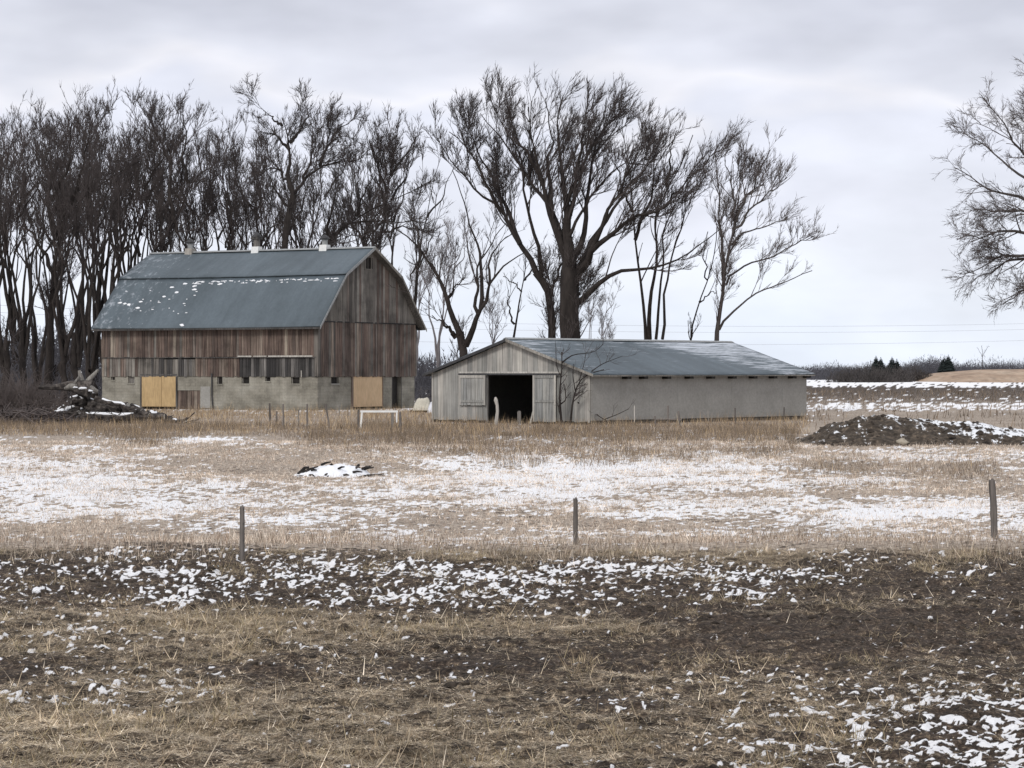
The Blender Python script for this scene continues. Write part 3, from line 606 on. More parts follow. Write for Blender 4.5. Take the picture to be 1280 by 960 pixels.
traced('bare_tree', 150, 1332, _rt, 108, 'round crowned bare tree standing alone at the right edge of the photo', dict(SPEC, wind=(0, 0, -.03), up=.04, l0=(.55, 2.2), l1=(2.4, 1.5), l2=(3.4, 1.), n4=30000, tw=.008), (M_bark2, M_twig2), spread=.55, tmin=.3)

# grove behind the barn: traced ones, then copies of generic ones
traced('bare_tree', 203, 355, [
    ([(355, 320), (356, 300), (360, 270), (367, 240)], 11, 8),
    ([(367, 240), (361, 215), (361, 190), (362, 162), (352, 128)], 8, 2), ([(361, 222), (350, 208), (337, 203), (325, 212)], 4, 1.5),
    ([(367, 240), (380, 220), (400, 200), (432, 192), (455, 185)], 5, 1.5), ([(362, 175), (345, 155), (325, 148)], 5, 1.5), ([(362, 165), (378, 145), (385, 125)], 5, 1.5),
    ([(400, 200), (410, 170), (425, 145), (440, 130)], 5, 1.5), ([(380, 220), (392, 180), (398, 150)], 4, 1.5), ([(352, 140), (335, 125), (330, 118)], 4, 1.5)],
    109, 'dark bare tree with the highest knobbly crown over the middle of the barn roof', dict(SPEC, l0=(.5, 2.4), l1=(2.0, 1.7), up=.08, n4=18000, tw=.011), sq=.14)
traced('bare_tree', 206, 470, [
    ([(462, 330), (470, 310), (481, 292), (482, 255), (487, 217), (497, 162)], 9, 2),
    ([(484, 240), (470, 200), (462, 170)], 4, 1.5), ([(487, 217), (510, 185), (520, 165)], 4, 1.5), ([(481, 290), (500, 282), (530, 288)], 3, 1.3), ([(482, 262), (474, 225), (480, 190)], 4, 1.5), ([(483, 275), (463, 290), (425, 300)], 4, 2)],
    110, 'bare tree rising just behind the peak of the barn gable', dict(SPEC, n4=11000, tw=.011), sq=.05)
traced('bare_tree', 208, 405, [
    ([(392, 330), (400, 312), (412, 300), (445, 270), (490, 250), (520, 237), (540, 225)], 8, 2),
    ([(400, 310), (410, 280), (418, 250), (420, 215)], 5, 1.5), ([(445, 270), (455, 240), (468, 215)], 4, 1.4), ([(412, 300), (430, 280), (450, 275), (500, 278), (535, 280)], 4, 1.3), ([(490, 250), (505, 225), (515, 200)], 4, 1.3)],
    111, 'bare tree with one long limb sweeping right above the barn ridge', dict(SPEC, l1=(1.1, 1.7), n4=8000, tw=.011))
traced('bare_tree', 204, 180, [
    ([(180, 330), (195, 312), (217, 275), (235, 250), (236, 220), (250, 205), (268, 200)], 10, 2),
    ([(217, 275), (224, 292), (228, 318)], 5, 4), ([(217, 275), (212, 245), (215, 200), (205, 150)], 7, 2), ([(217, 270), (205, 250), (185, 235)], 5, 2), ([(236, 225), (228, 190), (232, 150), (225, 125)], 5, 1.5),
    ([(215, 200), (195, 160), (185, 130)], 5, 1.5), ([(205, 312), (212, 290), (217, 275)], 6, 5)],
    112, 'bare tree with crossing trunks at the left end of the barn ridge', dict(SPEC, n4=14000, tw=.011), sq=.1)
traced('bare_tree', 190, 60, [
    ([(62, 410), (66, 340), (75, 290), (90, 255), (125, 227), (155, 207), (175, 195)], 13, 2),
    ([(70, 300), (60, 250), (65, 200), (60, 150)], 8, 2), ([(90, 255), (100, 210), (110, 160), (120, 125)], 6, 1.8), ([(66, 340), (40, 290), (22, 262), (8, 240)], 6, 2), ([(64, 250), (85, 200), (90, 140)], 6, 1.8), ([(22, 262), (38, 230), (58, 215)], 5, 1.8)],
    113, 'large dark bare tree at far left with a pale limb slanting up to the right', dict(SPEC, l1=(1.7, 2.1), n4=20000, tw=.011), sq=.1)

def generic(seed, H, stems, spread, sp, lean=0.):
    r = np.random.RandomState(seed); limbs = []; fork = H * r.uniform(.06, .22)
    limbs.append(([(0, 0, -.1), (r.uniform(-.2, .2), r.uniform(-.2, .2), fork * .6), (r.uniform(-.3, .3) + lean * .1, r.uniform(-.3, .3), fork + .6)], .32, .25))
    for i in range(stems):
        a = 2 * math.pi * (i + r.rand() * .7) / stems; s = spread * (.35 + .9 * r.rand()); pts = [(0, 0, fork * (.5 + .5 * r.rand()))]; h1 = H * (.78 + .22 * r.rand()); x = y = 0
        for f in (.3, .5, .7, .88, 1.):
            g = f ** 1.15; pts.append((math.cos(a) * s * g + lean * f + r.randn() * .35, math.sin(a) * s * g + r.randn() * .35, pts[0][2] + (h1 - pts[0][2]) * f + r.randn() * .15))
        limbs.append((pts, r.uniform(.13, .22), .015))
        j = 2 + r.randint(0, 2); b = np.array(pts[j]); a2 = a + r.uniform(-1.4, 1.4); l2 = H * .26
        limbs.append(([tuple(b), tuple(b + np.array([math.cos(a2) * l2 * .3, math.sin(a2) * l2 * .3, l2 * .4])), tuple(b + np.array([math.cos(a2) * l2 * .5, math.sin(a2) * l2 * .5, l2 * .95]))], .09, .012))
    P, R = limbs_arrays(limbs); w = r.randn(*P.shape) * .09; w = (w + np.roll(w, 1, 1)) * .7; w[:, 0] = 0; P = P + w
    V, Q = tubes(P, R, 7); tm = smooth(np_mesh('trunk', V, Q)); cm = crown_mesh(make_crown(P, R, r, sp, .52), np.zeros(3))
    tm.materials.append(M_bark); cm.materials.append(M_twig); return tm, cm
GS = dict(SPEC, l0=(.25, 3.4), l1=(1.15, 1.8), l2=(2.3, 1.1), l3=(3.3, .72), l4=(5., .5), n4=14000, tw=.0105, wind=(.02, 0, 0), up=.22)
VAR = [generic(201, 21, 4, 3.2, GS), generic(202, 20, 4, 2.6, GS, 1.0), generic(203, 22, 5, 3.6, GS), generic(204, 19, 4, 2.2, GS, -1.), generic(205, 20, 4, 2.8, dict(GS, l0=(.35, 3.)), .6)]
GROVE = [  # px, depth, top py, variant, label
    (-60, 186, 150, 0, 'lower bare tree standing farthest beyond the left edge of the photo'), (-25, 196, 120, 2, 'taller bare tree standing just beyond the left edge of the photo'),
    (4, 184, 140, 4, 'first bare tree from the left edge, its trunk rising behind the grey thicket'),
    (30, 200, 118, 2, 'bare tree with a straight dark trunk second from the left edge of the grove'),
    (48, 205, 112, 0, 'bare tree tight behind the big one with the pale slanting limb'),
    (80, 182, 128, 2, 'bare tree standing over the snowy root stump, left of the barn'),
    (98, 198, 108, 4, 'bare tree leaning gently right in the gap between thicket and barn'),
    (112, 188, 122, 1, 'slender bare tree nearest the left wall of the barn'),
    (132, 206, 104, 0, 'bare tree behind the far left corner of the barn roof'),
    (150, 212, 104, 2, 'tall bare tree over the left slope of the barn roof against bright cloud'),
    (172, 216, 108, 4, 'bare tree with a dense dark crown just left of the left end of the ridge'),
    (205, 214, 112, 3, 'bare tree with upright stems between the ridge end and the first roof ventilator'),
    (228, 220, 134, 1, 'thin bare tree directly behind the leftmost roof ventilator'),
    (252, 210, 154, 3, 'lower bare tree just right of the leftmost roof ventilator'),
    (272, 218, 150, 1, 'bare tree with fine stems midway between left and middle ventilators'),
    (290, 209, 156, 3, 'narrow bare tree left of the middle roof ventilator'),
    (312, 216, 148, 4, 'bare tree directly behind the middle roof ventilator'),
    (338, 222, 148, 1, 'bare tree half hidden left of the knobbly highest crown'),
    (386, 218, 150, 3, 'bare tree just left of the rightmost roof ventilator'),
    (425, 214, 140, 0, 'bare tree with a spreading crown right of the rightmost roof ventilator'),
    (446, 224, 164, 3, 'bare tree far back between rightmost ventilator and barn peak'),
    (64, 214, 118, 1, 'bare tree filling the gap right of the big one with the pale limb, far back'), (120, 222, 114, 3, 'narrow bare tree far back over the left eave end of the barn roof'), (188, 224, 116, 2, 'bare tree far back over the left end of the ridge, behind crossing trunks'),
    (262, 226, 140, 4, 'rounded bare tree far back between the left and middle ventilators'), (362, 228, 132, 2, 'rounded bare tree far back behind the knobbly highest crown'),
    (18, 232, 112, 3, 'slim bare tree far back just right of the first one from the left edge'), (92, 236, 112, 1, 'slim bare tree far back over the snowy root stump'), (140, 234, 110, 3, 'slim bare tree far back over the left gable end of the barn roof'), (-12, 230, 118, 1, 'slim bare tree far back, half cut by the left edge of the photo'),
    (468, 230, 142, 4, 'rounded bare tree far back behind the peak of the barn gable'),
    (505, 222, 158, 1, 'thin bare tree to the right of the barn peak with pale upright twigs')]
def copy_mesh_tree(px, D, top, v, label, rot, gname='bare trees of the grove behind the barn'):
    x = (px - HX) / F * D; H = CZ + (HY - top) / F * D; t = thing('bare_tree', (x, D, float(terr(x, D)) - .05), label or 'bare tree of the grove beyond the left edge of the photo', 'tree', gname, rot)
    s = H / (21, 20, 22, 19, 20)[v]; t.scale = (s * .95, s * .95, s)
    for nm, me in zip(('trunk', 'crown'), VAR[v]): link(nm, me, None, t)
for i, (px, D, top, v, lb) in enumerate(GROVE): copy_mesh_tree(px, D, top + (22 if px < 240 else 10), v, lb, i * 2.4)

for i, (px, D, top, v, lb) in enumerate(((548, 285, 268, 1, 'pale hazy bare tree far behind the gap between barn and shed'), (520, 300, 300, 3, 'pale slim tree far off just right of the barn roof edge'), (612, 295, 350, 3, 'pale slim tree far off behind the forked tree'), (745, 290, 345, 1, 'small pale tree far off right of the giant trunk'), (762, 300, 395, 3, 'lowest pale sapling showing over the shed ridge right of the giant'))):
    x = (px - HX) / F * D; H = CZ + (HY - top) / F * D; t = thing('bare_tree', (x, D, 0), lb, 'tree', 'pale trees far behind the shed', i * 1.7); k = H / (21, 20, 22, 19, 20)[v]; t.scale = (k, k, k)
    for nm, me in zip(('trunk', 'crown'), VAR[v]):
        o_ = link(nm, me, None, t); o_.material_slots[0].link = 'OBJECT'; o_.material_slots[0].material = M_pale_twig
# thickets and undergrowth
def thicket(name, pos, w, d, h, n, mat, seed, label=None, cat=None, kind=None, tw=.012, curl=.5):
    r = np.random.RandomState(seed); x = r.randn(n) * w * .5; y = r.randn(n) * d * .5; hh = h * (.4 + .7 * r.rand(n)) * np.exp(-(x / (w * 1.1)) ** 2)
    P0 = np.stack([x, y, np.zeros(n)], 1); dirn = norm(np.stack([r.randn(n) * curl, r.randn(n) * curl, np.ones(n)], 1)); pts = [P0]; c = P0
    for k in range(4): dirn = norm(dirn + r.randn(n, 3) * .28); c = c + dirn * (hh / 4)[:, None]; pts.append(c)
    P = np.stack(pts, 1); R = np.linspace(tw * 1.6, tw * .6, 5)[None].repeat(n, 0); a = tubes(P, R, 3)
    P2, R2 = grow(P, R, r, 3.2, h * .32, (25, 60), 3, .8, .1, (0, 0, 0), .15, .3, n * 9); b = tubes(P2, np.maximum(R2, tw * .6), 3)
    V, Q = merge([a, b]); gz = float(terr(pos[0], pos[1])); o = link(name, np_mesh(name, V, Q), mat, None, (pos[0], pos[1], gz)); tag(o, label, cat, None, kind); return o
thicket('thicket', wp(25, 500, 168), 3.4, 3, 3.2, 420, M_twig2, 301, 'grey leafless thicket at the left edge beside the log heap', 'shrub', tw=.014, curl=.9)
thicket('thicket', wp(-45, 500, 170), 3.4, 3, 3.2, 260, M_twig2, 302, 'grey leafless thicket cut by the left edge of the photo', 'shrub', tw=.014, curl=.9)
def underwood():
    r = np.random.RandomState(305); parts = []
    n = 1800; px = r.uniform(-180, 560, n); y = r.uniform(204, 275, n); x = (px - HX) / F * y; h = r.uniform(1.5, 5.5, n) * (.6 + .8 * vn(px / 40, px * 0, 3)); h = np.where(px > 500, h * .6, h)
    P0 = np.stack([x, y, np.zeros(n)], 1); d = norm(np.stack([r.randn(n) * .25, r.randn(n) * .25, np.ones(n)], 1)); c = P0; pts = [c]
    for k in range(3): d = norm(d + r.randn(n, 3) * .2); c = c + d * (h / 3)[:, None]; pts.append(c)
    P = np.stack(pts, 1); R = np.linspace(.035, .015, 4)[None].repeat(n, 0); P2, R2 = grow(P, R, r, 1.9, 1.2, (25, 60), 3, .8, .1, (0, 0, 0), .1, .3, 9000)
    V, Q = merge([tubes(P, R, 3), tubes(P2, np.maximum(R2, .018), 3)]); tag(link('underwood', np_mesh('underwood', V, Q), M_far), 'dim grey brush filling the ground behind the grove', None, None, 'stuff')
underwood()

# ------------------------------------------------------------------ distant wood, conifers, hill
def puffs(name, spots, mat, seed, nface=420, fs=.32, kind='stuff', label=None, cat=None):
    """bare crowns far off: many twig-sized faces through an uneven crown"""
    r = np.random.RandomState(seed); V = []; 
    for (x, y, z, w, h) in spots:
        n = int(nface * max(.4, w * h / 30)); q = norm(r.randn(n, 3)) * (r.rand(n, 1) ** .45); q[:, 2] = np.abs(q[:, 2]) * (1 + .3 * r.rand(n)) - .05
        c = q * [w * .5, w * .5, h] * (.8 + .4 * vn(q[:, 0] * 3 + x, q[:, 1] * 3 + q[:, 2] * 3, 2))[:, None] + [x, y, z]
        d = norm(q + [0, 0, .8] + r.randn(n, 3) * .5) * fs * (1 + r.rand(n, 1) * 2); s = norm(r.randn(n, 3)) * fs * .22
        V.append(np.stack([c - s, c + s, c + d], 1).reshape(-1, 3))
    V = np.concatenate(V); T = np.arange(len(V)).reshape(-1, 3); o = link(name, np_mesh(name, V, None, T), mat); tag(o, label, cat, None, kind); return o
r_ = np.random.RandomState(41); sp = []
for i in range(150):
    px = r_.uniform(985, 1500); D = r_.uniform(860, 1000); top = np.interp(px, [985, 1010, 1050, 1100, 1130, 1175, 1190, 1240, 1280, 1500], [463, 460, 459, 457, 455, 450, 456, 456, 455, 456]) + r_.uniform(-2, 5)
    x = (px - HX) / F * D; sp.append((x, D, 0., r_.uniform(9, 15), CZ + (HY - top) / F * D))
for i in range(70):
    px = r_.uniform(985, 1500); D = r_.uniform(835, 860); x = (px - HX) / F * D; sp.append((x, D, 0., r_.uniform(10, 18), r_.uniform(2.6, 4)))
for (px, top, wd) in ((1172, 448, 16), (1160, 451, 14), (1150, 453, 14), (1212, 452, 14), (1240, 451, 13), (1262, 453, 12), (1040, 457, 16), (1015, 459, 18)):
    x = (px - HX) / F * 820; sp.append((x, 820, 0., wd, CZ + (HY - top) / F * 820))
puffs('distant_wood', sp, M_far, 42, 420, .42, 'stuff', 'dark leafless wood along the horizon')
sp = []
for i in range(90):
    px = r_.uniform(-250, 640); D = r_.uniform(420, 520); top = np.interp(px, [-250, 60, 120, 500, 545, 640], [410, 418, 424, 442, 446, 452]) + r_.uniform(-3, 8); x = (px - HX) / F * D; sp.append((x, D, 0., r_.uniform(6, 11), CZ + (HY - top) / F * D))
puffs('distant_wood', sp, M_far, 43, 260, .5, 'stuff', 'grey wood seen low between the grove trunks')
def shrub_far(px, D, w, h, lab, seed): 
    x = (px - HX) / F * D; o = puffs('brush_clump', [(x, D, float(terr(x, D)) - .2, w, h), (x + w * .3, D + 2, float(terr(x, D)) - .2, w * .7, h * .75), (x - w * .33, D - 1, float(terr(x, D)) - .2, w * .6, h * .7)], M_brown_far, seed, 1500, .38, None, lab, 'shrub'); return o
M_brown_far = m_bark('far_brown_twigs', (.05, .046, .045), (.10, .088, .082))
shrub_far(1078, 640, 15, 3.9, 'wide dome of grey brown brush at the field edge before the dark wood', 44)
shrub_far(1112, 650, 10, 3.6, 'smaller brush dome between the wide one and the brown mound', 45)
shrub_far(1140, 700, 10, 4.0, 'grey brush just behind the left foot of the brown mound', 46)
def conifer(px, D, top, w, seed, lab):
    r = np.random.RandomState(seed); x = (px - HX) / F * D; H = CZ + (HY - top) / F * D; t = thing('spruce_tree', (x, D, 0), lab, 'tree', 'dark conifers on the horizon')
    obj('trunk', MB().tube([(0, 0, -.2), (0, 0, H * .97)], [.25, .04], 7), M_bark, t, True)
    n = 1500; f = r.rand(n) ** .7; f = 1 - f; a = r.rand(n) * 6.283; tier = (1 - (f * 11 % 1)) * .35 + .72; rad = w * .85 * (1 - f) ** .75 * tier * (.6 + .5 * r.rand(n))
    c = np.stack([np.cos(a) * rad * .45, np.sin(a) * rad * .45, H * (.08 + .9 * f)], 1); e = np.stack([np.cos(a) * rad, np.sin(a) * rad, H * (.08 + .9 * f) - .35 * rad + .1], 1); s = np.stack([-np.sin(a), np.cos(a), a * 0], 1) * (.16 + .22 * rad[:, None])
    V = np.stack([c, e - s, e + s], 1).reshape(-1, 3); link('crown', np_mesh('crown', V, None, np.arange(len(V)).reshape(-1, 3)), M_conifer, t)
for k, (px, top, w, lab) in enumerate(((1095, 444, 3.8, 'leftmost dark conifer of the horizon group, with a sharp tip'), (1101, 446, 3.4, 'conifer touching the leftmost one on the horizon'), (1115, 445.5, 4., 'conifer in the middle of the horizon group'), (1121, 448, 3.2, 'lower conifer to the right of the middle one on the horizon'),
                                (1180, 445.5, 4., 'left one of the two dark conifers above the brown mound'), (1185.5, 443, 4.2, 'taller right one of the two dark conifers above the brown mound'))):
    conifer(px, 780, top, w, 50 + k, lab)
def hill():
    n = 60; m = 24; X = np.linspace(1120, 1600, n); V = []; D0, D1 = 640, 760
    u = np.linspace(0, 1, m); t = T = None; pts = []
    for j in range(m):
        for i in range(n):
            D = D0 + (D1 - D0) * u[j]; x = (X[i] - HX) / F * 700; 
            prof = np.interp(X[i], [1120, 1140, 1160, 1180, 1200, 1225, 1300, 1500, 1600], [0, .05, .45, .78, .9, 1, 1.05, .7, 0]); hh = 3.55 * prof * max(0., math.sin(math.pi * u[j])) ** .7
            hh *= 1 + .12 * (float(fbm(np.array(x / 9), np.array(D / 9), 3)) - .5)
            pts.append((x, D, hh - .35))
    i = (np.arange(m - 1)[:, None] * n + np.arange(n - 1)[None]).ravel(); me = smooth(np_mesh('hill', np.array(pts), np.stack([i, i + 1, i + n + 1, i + n], 1)))
    T = NT('bare_earth'); p = T.pos(); a = T.noise(p, (.12, .05, .5), 5, .6); c = T.ramp(a, [(.3, (.24, .165, .115)), (.5, (.36, .26, .185)), (.7, (.46, .36, .27))]); c = T.mix(.7, c, T.ramp(T.noise(p, (.5, .12, 1.6), 5, .7), [(.35, .62), (.5, 1.), (.65, 1.3)]), 'MULTIPLY'); T.col(c)
    tag(link('hill', me, T.m), None, None, None, 'structure')
hill()
traced('bare_tree', 880, 1228, [([(1228, 452), (1228, 440), (1227, 432)], 1.3, .5), ([(1228, 446), (1224, 438), (1221, 434)], .6, .3), ([(1228, 446), (1233, 436), (1237, 433)], .6, .3)], 61, 'tiny lone bare tree standing above the far wood near the right edge', dict(SPEC, l0=(.1, 1.5), l1=(.5, 1.5), l2=(1.2, 1.), l3=(1, .6), l4=(1, .5), n4=800), (M_bark2, M_far))

# ------------------------------------------------------------------ barn
class Frame:
    """a building's own axes: x along ux, y along uy (left-handed turn of ux)"""
    def __init__(s, C, ux): s.C = Vector((C[0], C[1])); s.ux = Vector(ux).normalized(); s.uy = Vector((-s.ux.y, s.ux.x)); s.rz = math.atan2(s.ux.y, s.ux.x)
    def on_x0(s, px, py, x=0.):   # hit plane local x = const -> (y, z)
        d = Vector(((px - HX) / F, 1)); k = (x + s.C.dot(s.ux)) / d.dot(s.ux); P = d * k - s.C; return P.dot(s.uy), CZ + (HY - py) / F * k
    def on_y0(s, px, py, y=0.):
        d = Vector(((px - HX) / F, 1)); k = (y + s.C.dot(s.uy)) / d.dot(s.uy); P = d * k - s.C; return P.dot(s.ux), CZ + (HY - py) / F * k
BF = Frame((-13.14, 173.), (.474, .880)); BW, BL = 12.9, 18.1
barn = thing('barn', (-13.14, 173., 0), 'old weathered barn with a gambrel roof and boarded up openings in its block basement', 'barn', rz=BF.rz)
ZB, ZE, ZK, ZR = 2.3, 5.85, 9.34, 11.3; XK = 2.8
def gab(x):   # wall top under the roof at distance x across the gable
    x = min(x, BW - x); xs = (-.6, XK, BW / 2); zs = (5.72, ZK, ZR)
    return (zs[0] + (zs[1] - zs[0]) * (x - xs[0]) / (xs[1] - xs[0])) if x < XK else zs[1] + (zs[2] - zs[1]) * (x - XK) / (BW / 2 - XK)
# basement: courses of block cut round the openings
def wall_with_holes(mb, L, H, th, holes, put, zlo=-.3):
    """boxes filling L x H around holes (a0,a1,z0,z1); put(a,b,z0,z1) -> box corners"""
    xs = sorted({0, L} | {h[0] for h in holes} | {h[1] for h in holes})
    for a, b in zip(xs, xs[1:]):
        zz = [(zlo, H)]
        for h in holes:
            if h[0] <= (a + b) / 2 <= h[1]:
                nz = []
                for p, q in zz:
                    if h[2] > p: nz.append((p, min(q, h[2])))
                    if h[3] < q: nz.append((max(p, h[3]), q))
                zz = nz
        for p, q in zz:
            if q - p > .01: mb.box(*put(a, b, p, q))
def bl(px, py): return BF.on_x0(px, py)
def bg(px, py): return BF.on_y0(px, py)
def rect_l(x0, x1, y0, y1):
    a, b = bl(x1, y0)[0], bl(x0, y0)[0]; return (a, b, bl((x0 + x1) / 2, y1)[1], bl((x0 + x1) / 2, y0)[1])
def rect_g(x0, x1, y0, y1):
    a, b = bg(x0, y0)[0], bg(x1, y0)[0]; return (a, b, bg((x0 + x1) / 2, y1)[1], bg((x0 + x1) / 2, y0)[1])
def clip(h): return (h[0], h[1], max(h[2], 0), min(h[3], ZB))
H_small = [clip(rect_l(*q)) for q in ((139, 143.5, 469, 475), (160, 168, 470, 479), (271.5, 278, 470, 480), (302, 311.5, 470, 479.5), (331.5, 338, 469, 476.5), (364, 374.5, 470, 479.5))]
H_ply = clip(rect_l(177.5, 220, 468, 513)); H_old = clip(rect_l(221.5, 250, 488, 513))
G_small = clip(rect_g(414, 423.5, 470, 479.5)); G_ply = clip(rect_g(441, 477.5, 468, 511)); G_door = clip(rect_g(490.5, 501, 469, 511))
mb = MB(); wall_with_holes(mb, BL, ZB, .35, H_small + [H_ply, H_old], lambda a, b, p, q: ((0, a, p), (.35, b, q))); obj('foundation_wall', mb, M_block, barn)
mb = MB(); wall_with_holes(mb, BW, ZB, .35, [G_small, G_ply, G_door], lambda a, b, p, q: ((max(a, .355), 0, p), (min(b, BW), .35, q))); obj('foundation_wall', mb, M_block, barn)
obj('foundation_wall', MB().box((BW - .35, .355, -.3), (BW, BL, ZB)), M_block, barn); obj('foundation_wall', MB().box((.355, BL - .35, -.3), (BW - .355, BL, ZB)), M_block, barn)
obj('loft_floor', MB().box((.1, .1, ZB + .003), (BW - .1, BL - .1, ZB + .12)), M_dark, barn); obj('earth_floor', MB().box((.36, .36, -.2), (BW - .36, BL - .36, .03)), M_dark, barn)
for k, h in enumerate(H_small + [G_small]):      # deep-set windows: panes painted near-black for the dark inside, behind a frame and a sill
    y_ = h; w = thing('window', (0, 0, 0), None, None); w.parent = barn
    on_g = k == 6; f = MB(); e = .06
    def bxo(a, b, p, q, d0, d1): return ((a, d0, p), (b, d1, q)) if on_g else ((d0, a, p), (d1, b, q))
    f.box(*bxo(h[0] + .003, h[0] + e, h[2], h[3] - .003, .10, .2)); f.box(*bxo(h[1] - e, h[1] - .003, h[2], h[3] - .003, .10, .2)); f.box(*bxo(h[0] + e, h[1] - e, h[3] - e, h[3] - .003, .10, .2))
    obj('frame', f, M_grey_wood, w); obj('sill', MB().box(*bxo(h[0] - .05, h[1] + .05, h[2] - .08, h[2] + .004, -.05, .2)), M_stucco if on_g else M_block, w)
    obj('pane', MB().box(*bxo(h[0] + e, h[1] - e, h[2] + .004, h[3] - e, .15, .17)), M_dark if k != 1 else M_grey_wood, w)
# sheets over the doorways
a, b, p, q = H_ply; mid = a + (b - a) * .42
for (c, d) in ((a + .01, mid - .012), (mid + .012, b - .01)): tag(obj('plywood_sheet', MB().box((-.03 - .01 * (c > a + .1), c, p + .18), (.02, d, q + .03)), M_ply, barn), 'yellow plywood sheet over the long wall doorway')
obj('door_frame', MB().box((-.05, a - .14, p), (.1, a - .003, q + .05)).box((-.05, b + .003, p), (.1, b + .13, q + .05)).box((-.06, a - .14, q + .053), (.1, b + .13, q + .15)), M_barn_dark, barn)
a, b, p, q = H_old
for i in range(7):
    c = a + (b - a) * i / 7; board('door_board', (.04 + .02 * (i % 2), c + .01, p), (.09, a + (b - a) * (i + 1) / 7 - .01, q + .02), M_barn_red, barn)
obj('wall_patch', MB().box((-.035, rect_l(251, 263, 470, 500)[0], .1), (-.003, rect_l(251, 263, 470, 500)[1], 1.6)), M_stucco, barn)
obj('pipe', MB().tube([(-.12, rect_l(264, 266, 470, 500)[0], 2.5), (-.12, rect_l(264, 266, 470, 500)[0], 1.0), (-.10, rect_l(262, 267, 470, 500)[0], 0.)], .05), M_metal_dark, barn)
a, b, p, q = G_ply; tag(obj('particle_board', MB().box((a + .01, -.03, p + .15), (b - .01, .02, q + .02)), M_ply2, barn), 'tan sheet closing the gable doorway')
obj('door_frame', MB().box((a - .2, -.06, p), (a - .003, .1, q + .06)), M_barn_red, barn); obj('door_frame', MB().box((b + .003, -.05, p), (b + .1, .1, q + .06)), M_barn_red, barn)
a, b, p, q = G_door; obj('door_frame', MB().box((a - .06, -.03, 0), (a - .002, .1, q)), M_barn_dark, barn); obj('door_frame', MB().box((b + .002, -.03, 0), (b + .06, .1, q)), M_barn_dark, barn); obj('dark_inside_sheet', MB().box((a, .25, 0), (b - .1, .29, q * .97)), M_dark, barn)  # near-black sheet added for the dark inside of the open doorway
obj('buttress', MB().slab([(-.18, -.03, -.2), (.7, -.03, -.2), (.35, -.03, ZB), (-.02, -.03, ZB)], (0, -.12, 0)), M_block, barn) if False else None
# boards
rr = random.Random(5)
def row(L, z_lo, z_hi, mats, put, wid=(.18, .29), gap=.022, jz=.04):
    a = .0
    while a < L - .12:
        w = min(rr.uniform(*wid), L - a); m = mats(a); put(a + gap / 2, a + w - gap / 2, z_lo + rr.uniform(-jz, jz), z_hi + rr.uniform(0, .01), m); a += w
ymark = bl(300, 450)[0]; y_mid = bl(246, 450)[0]
def mat_up(a):
    return rr.choice([M_barn_red, M_barn_red, M_barn]) if a < bl(230, 430)[0] else rr.choice([M_barn, M_barn_red, M_barn, M_barn_grey])
def mat_lo(a):
    return M_barn_dark if a < ymark else rr.choice([M_barn_red, M_barn, M_barn_red]) if a < y_mid else rr.choice([M_barn_grey, M_barn_dark]) if a < bl(180, 450)[0] else rr.choice([M_barn, M_barn_grey])
row(BL, 3.62, 5.9, mat_up, lambda a, b, p, q, m: board('board', (-.10 - rr.uniform(0, .02), a, p), (-.05, b, q), m, barn))
slots = [(bl(246, 450)[0], bl(226, 450)[0]), (bl(224, 450)[0], bl(206, 450)[0])]
def put_lo(a, b, p, q, m):
    if any(s0 < (a + b) / 2 < s1 for s0, s1 in slots): q -= .12
    board('board', (-.045 - rr.uniform(0, .015), a, p), (-.005, b, q), m, barn)
row(BL, ZB - .02, 3.60, mat_lo, put_lo)
row(BW, ZB - .02, 6.02, lambda a: rr.choice([M_barn, M_barn, M_barn_red, M_barn_grey]), lambda a, b, p, q, m: board('board', (a, -.09 - rr.uniform(0, .02), p), (b, -.04, q), m, barn), (.18, .34))
# gable boards above, cut to the roof line
gw = bg(459, 330)[0]; a = 0.
gv = clip_v = rect_g(455, 462, 322, 336)
while a < BW - .05:
    w = min(rr.uniform(.22, .38), BW - a); x0, x1 = a + .006, a + w - .006; z0_, z1_ = gab(x0) - .12, gab(x1) - .12
    if max(z0_, z1_) > 6.06:
        z0_ = max(z0_, 6.02); z1_ = max(z1_, 6.02); yy = -.12 - rr.uniform(0, .02); pts = [(x0, yy, 6.0), (x1, yy, 6.0), (x1, yy, z1_)]
        for kx in (XK, BW / 2, BW - XK):
            if x0 < kx < x1: pts.append((kx, yy, gab(kx) - .12))
        pts.append((x0, yy, z0_)); mb = MB()
        if gv[0] - .1 < (x0 + x1) / 2 < gv[1] + .1:
            mb.box((x0, yy, 6.0), (x1, yy + .05, gv[2])); mb.slab([(x0, yy, gv[3]), (x1, yy, gv[3]), (x1, yy, z1_), (x0, yy, z0_)], (0, .05, 0))
        else: mb.slab(pts, (0, .05, 0))
        obj('board', mb, rr.choice([M_barn_grey, M_barn_grey, M_barn_grey, M_barn]), barn)
    a += w
w = thing('window', (0, 0, 0), None, None); w.parent = barn
obj('frame', MB().box((gv[0] - .16, -.16, gv[2] - .1), (gv[1] + .16, -.05, gv[2])).box((gv[0] - .12, -.15, gv[2] + .001), (gv[0], -.05, gv[3])).box((gv[1], -.15, gv[2] + .001), (gv[1] + .12, -.05, gv[3])).box(((gv[0]+gv[1])/2-.02, -.10, gv[2]+.001), ((gv[0]+gv[1])/2+.02, -.07, gv[3])), M_barn_grey, w)
obj('pane', MB().box((gv[0] - .1, -.035, gv[2] - .05), (gv[1] + .1, -.02, gv[3] + .05)), M_dark, w)
